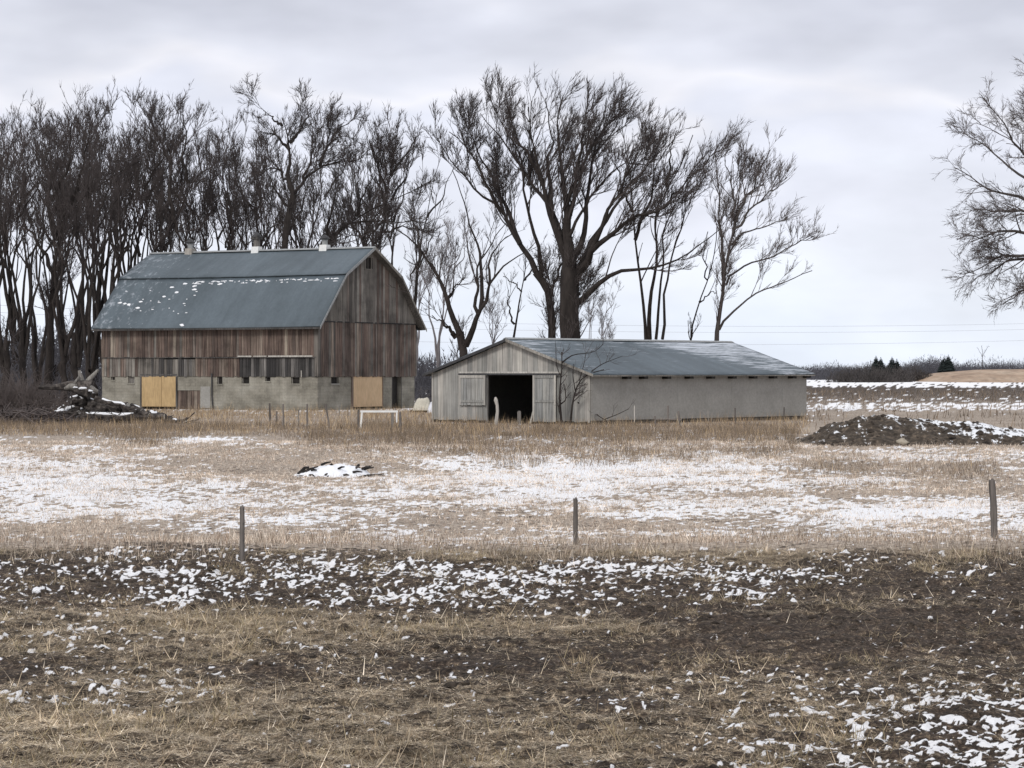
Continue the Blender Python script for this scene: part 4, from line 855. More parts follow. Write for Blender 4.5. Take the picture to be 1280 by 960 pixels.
# trim
obj('corner_board', MB().box((-.13, -.14, ZB), (.02, -.121, 5.6)).box((-.145, -.14, ZB), (-.131, .16, 5.6)), M_barn_grey, barn); obj('corner_board', MB().box((BW - .03, -.14, ZB), (BW + .06, .12, 5.7)), M_barn_grey, barn)
obj('drip_board', MB().box((-.15, 0, 3.56), (-.03, y_mid, 3.62)).box((-.13, y_mid + .02, 3.57), (-.03, BL, 3.62)), M_barn_dark, barn)
for (x0, x1) in ((299, 316), (318.5, 335), (337, 392)):
    c, d = bl(x1, 447)[0], bl(x0, 447)[0]; tag(board('trim_strip', (-.19, c, 3.63), (-.125, d, 3.72), M_pale, barn), 'pale strip of wood under the upper boards')
obj('belt_board', MB().box((0, -.135, 5.99), (BW, -.125, 6.07)), M_barn_dark, barn)
for px in (379,): 
    c = bl(px, 468)[0]; obj('bracket', MB().box((-.2, c, 2.25), (-.12, c + .06, 2.7)), M_pale, barn)
obj('back_wall', MB().box((BW - .05, 0, ZB), (BW, BL, 5.8)), M_barn_dark, barn)
pts = [(0, BL, ZB), (BW, BL, ZB), (BW, BL, gab(BW) - .1), (BW - XK, BL, ZK - .15), (BW / 2, BL, ZR - .15), (XK, BL, ZK - .15), (0, BL, gab(0) - .1)]; obj('end_wall', MB().slab(pts, (0, -.05, 0)), M_barn_dark, barn)
# roof: four slopes with eaves flared past the wall
def slope(x0, z0_, x1, z1_, y0, y1, th, nm='roof_slope', n=36, m=10, sag=.05):
    V = []; r = np.random.RandomState(int(abs(x0 * 10)) + 3)
    for j in range(m + 1):
        for i in range(n + 1):
            f = j / m; y = y0 + (y1 - y0) * i / n; V.append((x0 + (x1 - x0) * f, y, z0_ + (z1_ - z0_) * f - sag * math.sin(math.pi * i / n) * (.6 if f > .9 else 1) + .02 * (r.rand() - .5)))
    i = (np.arange(m)[:, None] * (n + 1) + np.arange(n)[None]).ravel(); Q = np.stack([i, i + 1, i + n + 2, i + n + 1], 1)
    V = np.array(V); me = bpy.data.meshes.new(nm); nV = len(V); V2 = V.copy(); V2[:, 2] -= th
    if x1 < x0 or False: pass
    bd = [k for k in range(n)]; E = []
    for k in range(n): E.append((k + 1, k, k + nV, k + 1 + nV)); q = m * (n + 1) + k; E.append((q, q + 1, q + 1 + nV, q + nV))
    for j in range(m): q = j * (n + 1); E.append((q, q + n + 1, q + n + 1 + nV, q + nV)); q += n; E.append((q + n + 1, q, q + nV, q + n + 1 + nV))
    return np_mesh(nm, np.concatenate([V, V2]), np.concatenate([Q, Q[:, ::-1] + nV, np.array(E)]))
Y0, Y1 = -.62, BL + .5
s1 = link('roof_slope', slope(-.62, 5.73, XK - .03, ZK, Y0, Y1, .09), M_roof_b, barn); s2 = link('roof_slope', slope(XK - .16, ZK + .03, BW / 2, ZR, Y0, Y1, .09), M_roof_b, barn)
link('roof_slope', slope(BW + .62, 5.73, BW - XK + .03, ZK, Y0, Y1, .09), M_roof_b, barn); link('roof_slope', slope(BW - XK + .16, ZK + .03, BW / 2, ZR, Y0, Y1, .09), M_roof_b, barn)
obj('ridge_cap', MB().slab([(BW / 2 - .22, Y0, ZR - .06), (BW / 2, Y0, ZR + .06), (BW / 2 + .22, Y0, ZR - .06), (BW / 2, Y0, ZR + .015)], (0, Y1 - Y0, 0)), M_galv, barn)
def bargeboard(side):
    X = lambda x: x if side < 0 else BW - x
    pts = [(-.66, 5.62), (XK - .06, ZK - .03), (BW / 2, ZR - .02)]; mb = MB()
    for (p, q) in zip(pts, pts[1:]): mb.slab([(X(p[0]), Y0 - .035, p[1] + .06), (X(q[0]), Y0 - .035, q[1] + .06), (X(q[0]), Y0 - .035, q[1] - .16), (X(p[0]), Y0 - .035, p[1] - .14)], (0, .03, 0))
    return mb
obj('bargeboard', bargeboard(-1), M_galv, barn); obj('bargeboard', bargeboard(1), M_barn_grey, barn)
for side in (-1, 1):   # rafters ends under the overhang
    X = lambda x: x if side < 0 else BW - x; mb = MB()
    for (p, q) in (((-.5, 5.66), (XK, ZK - .12)), ((XK, ZK - .12), (BW / 2, ZR - .14))):
        mb.slab([(X(p[0]), Y0 + .02, p[1]), (X(q[0]), Y0 + .02, q[1]), (X(q[0]), Y0 + .02, q[1] - .05), (X(p[0]), Y0 + .02, p[1] - .05)], (0, .55, 0))
    obj('soffit', mb, M_barn_grey, barn)
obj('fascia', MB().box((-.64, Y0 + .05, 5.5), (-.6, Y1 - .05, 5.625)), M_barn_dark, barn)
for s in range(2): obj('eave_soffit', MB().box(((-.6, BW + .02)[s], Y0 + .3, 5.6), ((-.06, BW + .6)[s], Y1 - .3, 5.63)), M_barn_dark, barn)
# ventilators on the ridge
for k, px in enumerate((238, 321, 406)):
    yy = bl(px, 310)[0]; d = Vector(((px - HX) / F, 1)); kk = (BW / 2 + BF.C.dot(BF.ux)) / d.dot(BF.ux); yy = (d * kk - BF.C).dot(BF.uy)
    v = thing('ventilator', (BW / 2, yy, ZR - .12), None, None); v.parent = barn
    if k == 1: v['label'] = 'taller ventilator with a wooden box cap'
    h = 1.1 if k != 1 else 1.45; r0 = .2
    obj('base', MB().slab([(-.32, -.3, -.1), (.32, -.3, -.1), (.24, -.3, .38), (-.24, -.3, .38)], (0, .6, 0)), M_white if k else M_pale, v)
    obj('stack', MB().tube([(0, 0, .35), (0, 0, h * .72)], r0 if k != 1 else .24, 12), M_galv if k != 1 else M_grey_wood, v, False)
    mb = MB().tube([(0, 0, h * .68), (0, 0, h * .74), (0, 0, h * .86), (0, 0, h)], [.22, .36, .26, .04], 12); obj('cap', mb, M_metal_dark, v)
    if k == 1: obj('louvre_box', MB().box((-.3, -.3, .9), (.3, .3, 1.16)), M_barn_dark, v)
# patches of snow left on the lower slope
def roof_snow():
    r = np.random.RandomState(77); V = []; Q = []; pts = []
    for i in range(85): pts.append((r.uniform(245, 335) if i < 50 else r.uniform(335, 425), None, r.uniform(.2, 1.3), i))
    by = lambda px, py, x: BF.on_x0(px, py, x)[0]
    spots = [(by(px, 352, XK), XK - .3 - abs(r.randn()) * .10, w * .22 * r.rand() + .03, .02 + .03 * r.rand()) for px, _, w, _ in pts if px < 425]
    for i in range(20): spots.append((BL - 4.8 + r.randn() * 2.0, 1.0 + r.randn() * .45, .04 + .09 * r.rand(), .035))
    for (px, py) in ((231, 356), (243, 359), (221, 366), (243, 363), (215, 360), (205, 371), (172, 384), (150, 378), (156, 379), (161, 380), (227, 404), (228, 405), (275, 357), (176, 377)):
        x = np.interp(py, [348, 406], [XK, -.55]); y = by(px, py, x); spots.append((y, x, .18, .09))
    for (y, x, w, d) in spots:
        n = len(V); K = 8; dx = 1 / math.hypot(1, (ZK - 5.73) / (XK + .6)); sl = (ZK - 5.73) / (XK + .6)
        for ring, (s, hh) in enumerate(((1, .0), (.75, .03), (.0, .04))):
            for k in range(K if s else 1):
                q = 2 * math.pi * k / K; j = .7 + .6 * r.rand(); xx = x + math.sin(q) * d * s * j * dx; yy = y + math.cos(q) * w * s * j
                xx = min(xx, XK - .18); V.append((xx - hh * .7, yy, 5.73 + (xx + .62) * (ZK - 5.73) / (XK + .59) + hh * .7 - .05 * math.sin(math.pi * min(max((yy - Y0) / (Y1 - Y0), 0), 1))))
        for k in range(K): Q.append((n + k, n + (k + 1) % K, n + K + (k + 1) % K, n + K + k)); Q.append((n + K + k, n + K + (k + 1) % K, n + 2 * K, n + 2 * K))
    me = bpy.data.meshes.new('snow_patches'); me.from_pydata(V, [], [tuple(dict.fromkeys(q)) for q in Q]); smooth(me); o = link('snow_patches', me, M_snow, barn); o['kind'] = 'stuff'
roof_snow()

# ------------------------------------------------------------------ shed
SF = Frame((3.86, 126.), (.6356, .772)); SLn, SW = 19.4, 10.31; SZ, SR = 2.62, 4.30
shed = thing('shed', (3.86, 126., 0), 'low grey shed with open sliding doors in its gable and a plain side wall', 'shed', rz=SF.rz)
def sg(px, py): return SF.on_x0(px, py)      # gable plane local x=0 -> (y, z)
def sl_(px, py): return SF.on_y0(px, py)     # long wall local y=0 -> (x, z)
def st(y): return SZ - .12 + (SR - SZ) * (1 - abs(y - SW / 2) / (SW / 2))
dl, dr = sg(610, 470)[0], sg(668, 470)[0]; dz = sg(640, 468.5)[1]; dl, dr = max(dl, dr), min(dl, dr)
a = 0.
while a < SW - .02:
    w = min(.33, SW - a); y0, y1 = a + .005, a + w - .005; xx = -rr.uniform(.03, .045); zb = .14 + rr.uniform(-.03, .03)
    if dr < (y0 + y1) / 2 < dl: zb = dz + .02
    if zb < dz and y1 > dl > y0: pass
    z0_, z1_ = st(y0), st(y1); pts = [(xx, y0, zb), (xx, y1, zb), (xx, y1, z1_)]
    if y0 < SW / 2 < y1: pts.append((xx, SW / 2, st(SW / 2)))
    pts.append((xx, y0, z0_)); obj('siding_board', MB().slab(pts, (.035, 0, 0)), M_shed_wood, shed)
    a += w
wl = MB(); wl.box((.01, dl + .02, 0), (.1, SW, SZ - .1)).box((.01, .0, 0), (.1, dr - .02, SZ - .1)); obj('gable_frame', wl, M_dark, shed)
obj('corner_board', MB().box((-.06, SW - .06, .1), (-.046, SW + .02, SZ - .05)).box((-.06, -.02, .1), (-.046, .12, SZ - .05)), M_shed_wood, shed)
# long wall as sheets with upright joints
n = 8
for i in range(n):
    obj('wall_panel', MB().box((SLn * i / n + .004, -.04 - .002 * (i % 2), .20), (SLn * (i + 1) / n - .004, .02, SZ - .2)), M_stucco, shed)
obj('skirt_board', MB().box((.05, -.02, -.1), (SLn - .02, .04, .17)), M_barn_dark, shed)
obj('plate_beam', MB().box((.05, -.035, SZ - .195), (SLn - .02, .06, SZ - .08)), M_grey_wood, shed)
for px in (779, 800, 829, 857, 884, 911, 937, 962, 986):
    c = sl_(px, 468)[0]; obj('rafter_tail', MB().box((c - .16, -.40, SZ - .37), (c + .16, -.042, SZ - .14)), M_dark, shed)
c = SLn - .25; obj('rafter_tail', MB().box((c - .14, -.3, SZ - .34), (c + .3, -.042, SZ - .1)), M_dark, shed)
obj('back_wall', MB().box((0, SW - .05, -.1), (SLn, SW, SZ - .1)), M_stucco, shed)
obj('end_wall', MB().slab([(SLn - .05, .03, -.1), (SLn - .05, SW - .06, -.1), (SLn - .05, SW - .06, st(SW)), (SLn - .05, SW / 2, st(SW / 2)), (SLn - .05, .03, st(0))], (.05, 0, 0)), M_stucco, shed)
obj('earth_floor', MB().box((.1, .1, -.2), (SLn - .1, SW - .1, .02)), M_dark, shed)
# sliding doors and their track
def leaf(y0, y1, lab, mid, low):
    d = thing('sliding_door', (-.12, 0, 0), None, None); d.parent = shed; d['label'] = lab
    z1 = dz - .02; k = 7; w = (y1 - y0) / k
    for i in range(k): obj('door_board', MB().box((-.03 - rr.uniform(0, .008), y0 + i * w + .006, low + rr.uniform(-.02, .02)), (0, y0 + (i + 1) * w - .006, z1)), M_door_wood, d)
    obj('rail', MB().box((-.065, y0 + .02, mid), (-.042, y1 - .02, mid + .12)), M_shed_wood, d); obj('rail', MB().box((-.065, y0, z1 - .14), (-.042, y1, z1)), M_shed_wood, d)
    obj('stile', MB().box((-.067, y0 - .02, low), (-.04, y0 + .08, z1 + .01)).box((-.067, y1 - .08, low), (-.04, y1 + .02, z1 + .01)), M_shed_wood, d)
ya, yb = sg(577, 480)[0], sg(609, 480)[0]; leaf(min(ya, yb), max(ya, yb), 'left sliding door, shorter, with a snowy cross rail', sg(590, 503)[1], sg(590, 505)[1] - .05)
ya, yb = sg(669, 480)[0], sg(697, 480)[0]; leaf(min(ya, yb), max(ya, yb), 'right sliding door reaching the ground', sg(680, 503)[1], .12)
y0, y1 = sg(576, 467)[0], sg(702, 467)[0]; obj('door_track', MB().box((-.2, min(y0, y1), dz - .01), (-.14, max(y0, y1), dz + .07)), M_metal_dark, shed); obj('door_lintel', MB().box((-.11, min(y0, y1), dz + .075), (-.05, max(y0, y1), dz + .16)), M_pale, shed)
obj('door_jamb', MB().box((-.03, dl, 0), (.08, dl + .1, dz)), M_barn_dark, shed); obj('door_jamb', MB().box((-.03, dr - .1, 0), (.08, dr, dz)), M_barn_dark, shed)
def sroof(side):
    ey = -.42 if side < 0 else SW + .42; ze = SZ - .02 - .42 * (SR - SZ) / (SW / 2) + .05; n, m = 40, 10; V = []; r = np.random.RandomState(9)
    for j in range(m + 1):
        for i in range(n + 1):
            f = j / m; V.append((-.32 + (SLn + .62) * i / n, ey + (SW / 2 - ey) * f, ze + (SR - ze) * f + .012 * (r.rand() - .5) - .03 * math.sin(math.pi * i / n)))
    V = np.array(V); i = (np.arange(m)[:, None] * (n + 1) + np.arange(n)[None]).ravel(); Q = np.stack([i, i + 1, i + n + 2, i + n + 1], 1); V2 = V.copy(); V2[:, 2] -= .07; nV = len(V); E = []
    for k in range(n): E.append((k + 1, k, k + nV, k + 1 + nV))
    for j in range(m): q = j * (n + 1); E.append((q, q + n + 1, q + n + 1 + nV, q + nV)); q += n; E.append((q + n + 1, q, q + nV, q + n + 1 + nV))
    return np_mesh('roof_slope', np.concatenate([V, V2]), np.concatenate([Q, Q[:, ::-1] + nV, np.array(E)]))
link('roof_slope', sroof(-1), M_roof_s, shed); link('roof_slope', sroof(1), M_roof_s, shed)
obj('ridge_cap', MB().slab([(-.34, SW / 2 - .2, SR - .04), (-.34, SW / 2, SR + .05), (-.34, SW / 2 + .2, SR - .04), (-.34, SW / 2, SR + .01)], (SLn + .64, 0, 0)), M_galv, shed)
for sd in (-1, 1):
    ey = -.42 if sd < 0 else SW + .42; ze = SZ - .02 - .42 * (SR - SZ) / (SW / 2) + .05
    obj('bargeboard', MB().slab([(-.35, ey, ze - .02), (-.35, SW / 2, SR - .02), (-.35, SW / 2, SR - .16), (-.35, ey, ze - .15)], (.03, 0, 0)), M_grey_wood if sd < 0 else M_metal_dark, shed)
    obj('eave_board', MB().box((-.3, (ey, ey - .03)[sd > 0], ze - .13), (SLn + .28, (ey + .03, ey)[sd > 0], ze - .06)), M_grey_wood, shed)

# ------------------------------------------------------------------ posts and small things
def post(px, y_top, y_base, w_px, label, lean=0., mat=M_post, group=None, cat='fence post', name='fence_post', dd=0., ragged=.12, staples=True):
    g = gp(px, y_base); d = g.y; sc = d / F; h = CZ + (HY - y_top) * sc - g.z; r = w_px * sc / 2; n = 9; P = []; R = []
    for i in range(n):
        f = i / (n - 1); P.append((lean * sc * f + _R.uniform(-1, 1) * r * .12, _R.uniform(-1, 1) * r * .12, -.15 + (h + .15) * f)); R.append(r * (1.08 - .16 * f) * (1 + _R.uniform(-.06, .06)))
    t = thing(name, (g.x, g.y, g.z), label, cat, group); mb = MB().tube(P, R, 10, True, ragged * .5); obj('shaft', mb, mat, t)
    if w_px > 5:   # split top and wire staples
        tp = Vector(P[-1]); obj('split_top', MB().tube([tp - Vector((0, 0, .03)), tp + Vector((r * .25, 0, r * .5))], [r * .8, r * .25], 7, True, .2), mat, t)
        for z in (.35, .62, .85):
            if z < h: obj('staple', MB().tube([(r * .5, -r * .8, z - .015), (r * .72, -r * 1.12, z), (r * .5, -r * .8, z + .015)], .004, 4), M_metal_dark, t)
    return t
post(302.5, 633, 703, 6.6, 'left fence post of the near fence line, standing in front of the barn', 0, M_grey_wood if False else M_post, 'posts of the near fence line')
post(720, 623, 688, 6.2, 'middle post of the near fence line, thin and straight, in front of the shed door', -1, M_post, 'posts of the near fence line')
post(1244, 600, 675, 8.6, 'right fence post of the near fence line, thickest and leaning left', -4, M_post, 'posts of the near fence line')
for (px, yt, yb, w, lean, lab) in ((338, 504, 529, 2.6, -1, 'leftmost thin post of the row before the long barn wall'), (345, 514, 529, 2.6, 1, 'short stub post beside the leftmost thin one before the barn'), (354, 505, 534, 2.2, 0, 'upright dark stake third from the left before the barn wall'),
                                   (373, 512, 532, 1.4, 0, 'faint thin stake between the two dark upright ones before the barn'), (384, 505, 536, 2.2, 0, 'upright dark stake near the barn corner'), (413, 505, 535, 2.2, -6, 'stake leaning left just right of the barn corner'),
                                   (424, 507, 523, 1.3, 0, 'thin stake under the small gable window of the barn'), (448, 512, 539, 2.8, 0, 'dark post touching the left leg of the white frame'), (501, 515, 539, 3.6, -1, 'dark post to the right of the white frame')):
    post(px, yt, yb, w, lab, lean, M_post if w > 2 else M_grey_wood, 'posts in front of the barn')
for (px, yt, yb, w, lean, mat, lab) in ((740, 497, 529, 2.0, -1, M_post, 'thin dark stake right of the bush before the shed wall'), (793, 507, 530, 1.3, 0, M_pale, 'thin pale stake before the left part of the shed wall'), (819, 520, 533, 2.2, 0, M_post, 'short post at the left end of the low rail before the shed'),
                                        (835, 507, 531, 2.2, 0, M_post, 'upright post in the middle of the low rail before the shed'), (850, 514, 533, 2.6, -2, M_post, 'leaning post at the right end of the low rail before the shed'), (886, 513, 529, 1.4, -1, M_grey_wood, 'thin grey stake midway along the shed wall'),
                                        (889, 516, 529, 1.2, 1, M_grey_wood, 'shorter thin stake just right of the midway grey one'), (919, 510, 530, 1.8, 0, M_post, 'dark stake before the right half of the shed wall'), (980, 509, 527, 1.6, 0, M_post, 'dark stake near the right end of the shed wall')):
    post(px, yt, yb, w, lab, lean, mat, 'stakes in front of the shed')
g = gp(835, 531); o = obj('rail', MB().tube([wp(818, 524.5, g.y - .08), (wp(835, 524, g.y - .08)), wp(852, 525, g.y - .08)], .035, 6), M_post); o.name = 'low_rail'; tag(o, 'low dark rail fixed across three posts before the shed wall', 'rail')
# post with a pale split log standing in the shed doorway
g = gp(620, 534); t = thing('gate_post', g, 'pale gnarled post standing in the shed doorway', 'post'); s_ = g.y / F
obj('shaft', MB().tube([(0, 0, -.1), (.02, 0, .3), (.07, 0, .75), (.05, 0, 1.05), (-.01, 0, 1.28), (-.03, 0, 1.42)], [.08, .085, .08, .075, .09, .04], 9, True, .12), M_pale, t, True)
g = gp(649, 530); t = thing('stub_post', g, 'short pale post deep in the shed doorway', 'post'); obj('shaft', MB().box((-.09, -.05, -.1), (.09, .05, .62)).box((-.06, -.045, .621), (.07, .045, .66)), M_grey_wood, t)
g = gp(664, 530); t = thing('leaning_plank', g, 'pale plank leaning against the right door of the shed', 'plank'); obj('plank', MB().slab([(-.1, 0, 0), (-.02, 0, 0), (.15, .1, .72), (.08, .1, .72)], (0, .04, 0)), M_pale, t)
# white frame
g = gp(474, 538); sc = g.y / F; t = thing('white_frame', g, 'white painted sawhorse shaped frame standing before the barn gable', 'frame')
obj('top_rail', MB().box((-23.5 * sc, -.05, 22.5 * sc), (23.5 * sc, .05, 25 * sc)), M_white, t)
obj('leg', MB().slab([(-24.5 * sc, -.04, -.02), (-22.5 * sc, -.04, -.02), (-20.5 * sc, -.04, 22.4 * sc), (-22.8 * sc, -.04, 22.4 * sc)], (0, .08, 0)), M_white, t)
obj('leg', MB().slab([(21 * sc, -.04, 10 * sc), (22.6 * sc, -.04, 10 * sc), (23 * sc, -.04, 22.4 * sc), (21 * sc, -.04, 22.4 * sc)], (0, .08, 0)), M_white, t)
obj('support', MB().box((15 * sc, -.03, -.05), (18.2 * sc, .05, 22.3 * sc)), M_grey_wood, t)
# bush growing before the shed corner
def bush():
    D = 121.; r = np.random.RandomState(88); base = tuple(gp(706, 531)); D = base[1]
    L = [([(702, 532), (699, 494), (703, 454), (702, 440)], 3.4, 1.2), ([(701, 505), (708, 500), (705, 480)], 1.8, .8), ([(713, 532), (715, 505), (719, 488), (724, 475), (737, 466), (755, 462)], 3.0, .9), ([(703, 453), (715, 443), (743, 441), (754, 430)], 1.8, .5),
         ([(737, 466), (752, 455), (765, 450), (778, 445)], 1.4, .5), ([(719, 488), (716, 470), (717, 455)], 1.5, .6), ([(701, 470), (696, 460), (694, 425)], 1.2, .4), ([(722, 503), (735, 509), (748, 520), (760, 527)], 1.6, .8), ([(756, 524), (772, 518), (786, 511)], 1.3, .6), ([(724, 476), (730, 455), (733, 440)], 1.2, .5), ([(706, 532), (700, 520), (697, 505)], 1.6, .6)]
    out = [([tuple(wp(x, y, D + (r.rand() - .5) * .8)) for x, y in pp], a * D / F / 1.7, b * D / F / 1.6) for pp, a, b in L]; out[0][0][0] = (out[0][0][0][0], base[1], base[2] - .05)
    P, R = limbs_arrays(out, 9); b_ = np.array(base); t = thing('bare_bush', base, 'leafless bush of dark crooked stems growing at the near corner of the shed', 'bush')
    V, Q = tubes(P, R, 6); link('stem', smooth(np_mesh('stem', V - b_, Q)), M_bark, t); P1, R1 = grow(P, R, r, 3.6, .9, (25, 65), 5, .6, .12, (.08, 0, 0), .2, .2, 300); P2, R2 = grow(P1, R1, r, 4.5, .42, (25, 60), 3, .6, .1, (0, 0, 0), .1, .2, 1500)
    V, Q = merge([tubes(P1, np.maximum(R1, .007), 4), tubes(P2, np.maximum(R2, .005), 3)]); tag(link('twigs', np_mesh('twigs', V - b_, Q), M_twig, t), kind='stuff')
bush()

# ------------------------------------------------------------------ log heap on the left
def log(a, b, r0, r1, label, group='dark logs heaped left of the barn', mat=M_log, snow=True, bend=.15, name='log', cat='log'):
    a = Vector(a); b = Vector(b); n = 12; P = [a.lerp(b, i / (n - 1)) + Vector((_R.uniform(-1, 1), _R.uniform(-1, 1), _R.uniform(-.5, .5))) * bend * .5 * (0 < i < n - 1) for i in range(n)]
    R = [(r0 + (r1 - r0) * i / (n - 1)) * _R.uniform(.9, 1.1) for i in range(n)]; o0 = a.copy(); t = thing(name, o0, label, cat, group)
    obj('bark', MB().tube([p - o0 for p in P], R, 9, True, .24), mat, t)
    if r0 > .1: obj('cut_end', MB().tube([P[-1] - o0, P[-1] - o0 + (P[-1] - P[-2]).normalized() * .02], [R[-1] * .9, R[-1] * .88], 9), M_pale, t)
    if snow:
        i0 = _R.randint(0, 1); i1 = min(n, i0 + _R.randint(5, 9)); Q = [P[i] - o0 + Vector((0, -R[i] * .15, R[i] * .62)) for i in range(i0, i1)]; RR = [R[i] * .55 for i in range(i0, i1)]; RR[0] *= .3; RR[-1] *= .3
        obj('snow', MB().tube(Q, RR, 7, True, .3), M_snow, t, True)
    return t
LD = 130.
def lp(px, py, dd=0.): return wp(px, py, LD + dd)
logs = [((100, 520), (205, 521), .22, .15, 'long log lying lowest across the front of the heap'), ((110, 505), (168, 520), .25, .2, 'thick log sloping down right in the middle of the heap'), ((96, 509), (150, 527), .15, .1, 'pale topped log slanting down to the right at the front of the heap'),
        ((68, 521), (105, 508), .22, .2, 'snow capped log rising from the left end of the heap'), ((125, 510), (160, 508), .22, .2, 'dark log lying level near the barn wall'), ((155, 512), (186, 519), .2, .15, 'snow topped log at the right part of the heap'), ((185, 521), (216, 526), .3, .22, 'thick short log with a round snowy patch'),
        ((205, 527), (231, 529), .2, .15, 'small log ending the heap at its right tip'), ((88, 500), (130, 505), .25, .2, 'dark log high in the heap below the stump'), ((72, 527), (120, 524), .2, .15, 'dark log on the ground at the left front of the heap'), ((140, 526), (190, 527), .18, .14, 'dark log on the ground at the middle front of the heap'),
        ((105, 514), (148, 512), .26, .2, 'dark log buried in the middle of the heap'), ((90, 514), (128, 520), .24, .18, 'dark log under the snow capped one'), ((150, 520), (178, 524), .2, .16, 'dark log just left of the round snowy one'),
        ((60, 528), (98, 515), .13, .1, 'thin log leaning up to the right at the far left of the heap'), ((118, 498), (176, 514), .14, .1, 'thin log sliding down along the top of the heap'), ((80, 508), (60, 530), .12, .08, 'thin log tilted down to the left at the end of the heap'), ((165, 507), (200, 524), .13, .09, 'thin log pointing down right toward the round snowy one')]
for k, (p, q, r0, r1, lab) in enumerate(logs): log(lp(p[0], p[1], (k * 37 % 5) * .5 - 1), lp(q[0], q[1], (k * 53 % 5) * .5 - 1.2), r0, r1, lab, snow=k not in (1, 11))
g = wp(104, 488, LD); t = thing('root_stump', g, 'upturned tree stump with forked snowy roots sticking up from the heap', 'stump')
s_ = LD / F
obj('trunk', MB().tube([(-56 * s_, 0, 4 * s_), (-35 * s_, 0, 4 * s_), (-15 * s_, 0, 6 * s_), (10 * s_, -.1, 0)], [.1, .16, .3, .5], 9, True, .15), M_log, t)
for (pts, r0, r1) in (([(-3, 0, 2), (-2, 0, 12), (-5, 0, 25)], .2, .07), ([(0, 0, 3), (8, 0, 14), (19, 0, 26)], .18, .06), ([(-6, 0, 4), (-10, -.3, 9), (-4, -.2, 18)], .12, .04), ([(4, -.2, 0), (12, -.4, 2), (20, -.5, -2)], .25, .1), ([(-8, -.2, 4), (-16, -.3, 5), (-22, -.3, 2)], .2, .08)):
    obj('root', MB().tube([(a * s_, b, c * s_) for a, b, c in pts], [r0, (r0 + r1) * .55, r1], 8, True, .15), M_grey_wood, t, True)
for (x, y, w, h, dp) in ((2, 2, 11, 3.2, -.5), (11, -1, 7, 2.6, -.55), (-8, 3.5, 6, 1.8, -.4), (16, -3, 5, 2.2, -.5), (-3, 22, 1.5, 2, 0)):
    obj('snow', MB().tube([((x - w * .5) * s_, dp, y * s_), ((x - w * .25) * s_, dp, (y + h * .3) * s_), ((x + w * .2) * s_, dp, (y + h * .25) * s_), ((x + w * .5) * s_, dp, y * s_)], [.04, h * s_ * .55, h * s_ * .5, .04], 8, True, .25), M_snow, t, True)
def brush_heap(name, cx, cy, w, h, n, seed, mat, lab, D):
    r = np.random.RandomState(seed); x0 = (cx - HX) / F * D; gz = float(terr(x0, D)); p = np.stack([r.randn(n) * w * .4, r.randn(n) * 1.4, r.rand(n) * h * .8], 1); p[:, 2] *= np.exp(-(p[:, 0] / (w * .6)) ** 2)
    d = norm(np.stack([r.randn(n), r.randn(n) * .7, r.randn(n) * .35 + .15], 1)) * (.5 + r.rand(n, 1) * 1.4); P = np.stack([p - d * .5, p + r.randn(n, 3) * .08, p + d * .5], 1); P[:, :, 2] = np.maximum(P[:, :, 2], -.02)
    V, Q = tubes(P, np.linspace(.03, .012, 3)[None].repeat(n, 0) * (.4 + 1.3 * r.rand(n, 1)), 4); o = link(name, np_mesh(name, V, Q), mat, None, (x0, D, gz)); tag(o, lab, 'brush pile', None, 'stuff'); return o
brush_heap('brush_heap', 115, 520, 5.2, .9, 200, 91, M_log, 'tangle of dark sticks packed between the heaped logs', LD)
brush_heap('brush_heap', 25, 520, 4.4, .9, 500, 92, M_twig2, 'low tangle of grey sticks at the left edge in front of the thicket', LD - 2)
brush_heap('brush_heap', -60, 520, 4.4, .9, 400, 93, M_twig2, 'low tangle of grey sticks just beyond the left edge of the photo', LD - 2)
def earth_bank(name, px, D, w, d, h, seed, mat, kind=None, lab=None, cat=None):
    pass
# dark earth under the heap
def mound_mesh(name, w, d, h, seed, nx=60, ny=26, rough=.25, ridge=None, sx=1.6):
    u = np.linspace(-1, 1, nx); v = np.linspace(-1, 1, ny); U, W = np.meshgrid(u, v); x = U * w / 2; y = W * d / 2
    pr = np.clip(1 - np.abs(U) ** 3, 0, 1) * np.clip(1 - W ** 2, 0, 1) ** .8
    if ridge is not None: pr = pr * np.interp(U, ridge[0], ridge[1])
    z = h * pr * (.72 + .56 * fbm(x * .8 + seed, y * .8, seed, 3)) + rough * pr ** .3 * (fbm(x * sx + 5, y * sx, seed + 1, 4, .65) - .5) - .12
    V = np.stack([x.ravel(), y.ravel(), z.ravel()], 1); i = (np.arange(ny - 1)[:, None] * nx + np.arange(nx - 1)[None]).ravel(); return V, np.stack([i, i + 1, i + nx + 1, i + nx], 1)
def m_mound():
    T = NT('snowy_earth'); g = T.n.new('ShaderNodeNewGeometry'); p = g.outputs['Position']; s = T.n.new('ShaderNodeSeparateXYZ'); T.l.new(g.outputs['Normal'], s.inputs[0])
    n = T.noise(p, (5, 5, 5), 5, .7); k = T.noise(p, (3.2, 1.0, 2.0), 4, .65, (0, .6, .5)); c = T.ramp(n, [(.3, (.02, .016, .012)), (.5, (.062, .049, .037)), (.72, (.2, .155, .115))])
    f = T.math('ADD', T.math('MULTIPLY', s.outputs[2], .12), T.math('ADD', T.attr('snow').outputs['Fac'], T.math('ADD', T.math('MULTIPLY', T.math('SUBTRACT', n, .5), .9), T.math('MULTIPLY', T.math('SUBTRACT', k, .5), 1.5))))
    T.col(T.mix(T.ramp(f, [(.60, 0.), (.68, 1.)]), c, (.8, .82, .85))); T.bump(n, .9, .06); return T.m
M_mound = m_mound()
d0 = gp(1150, 558).y + 4.2
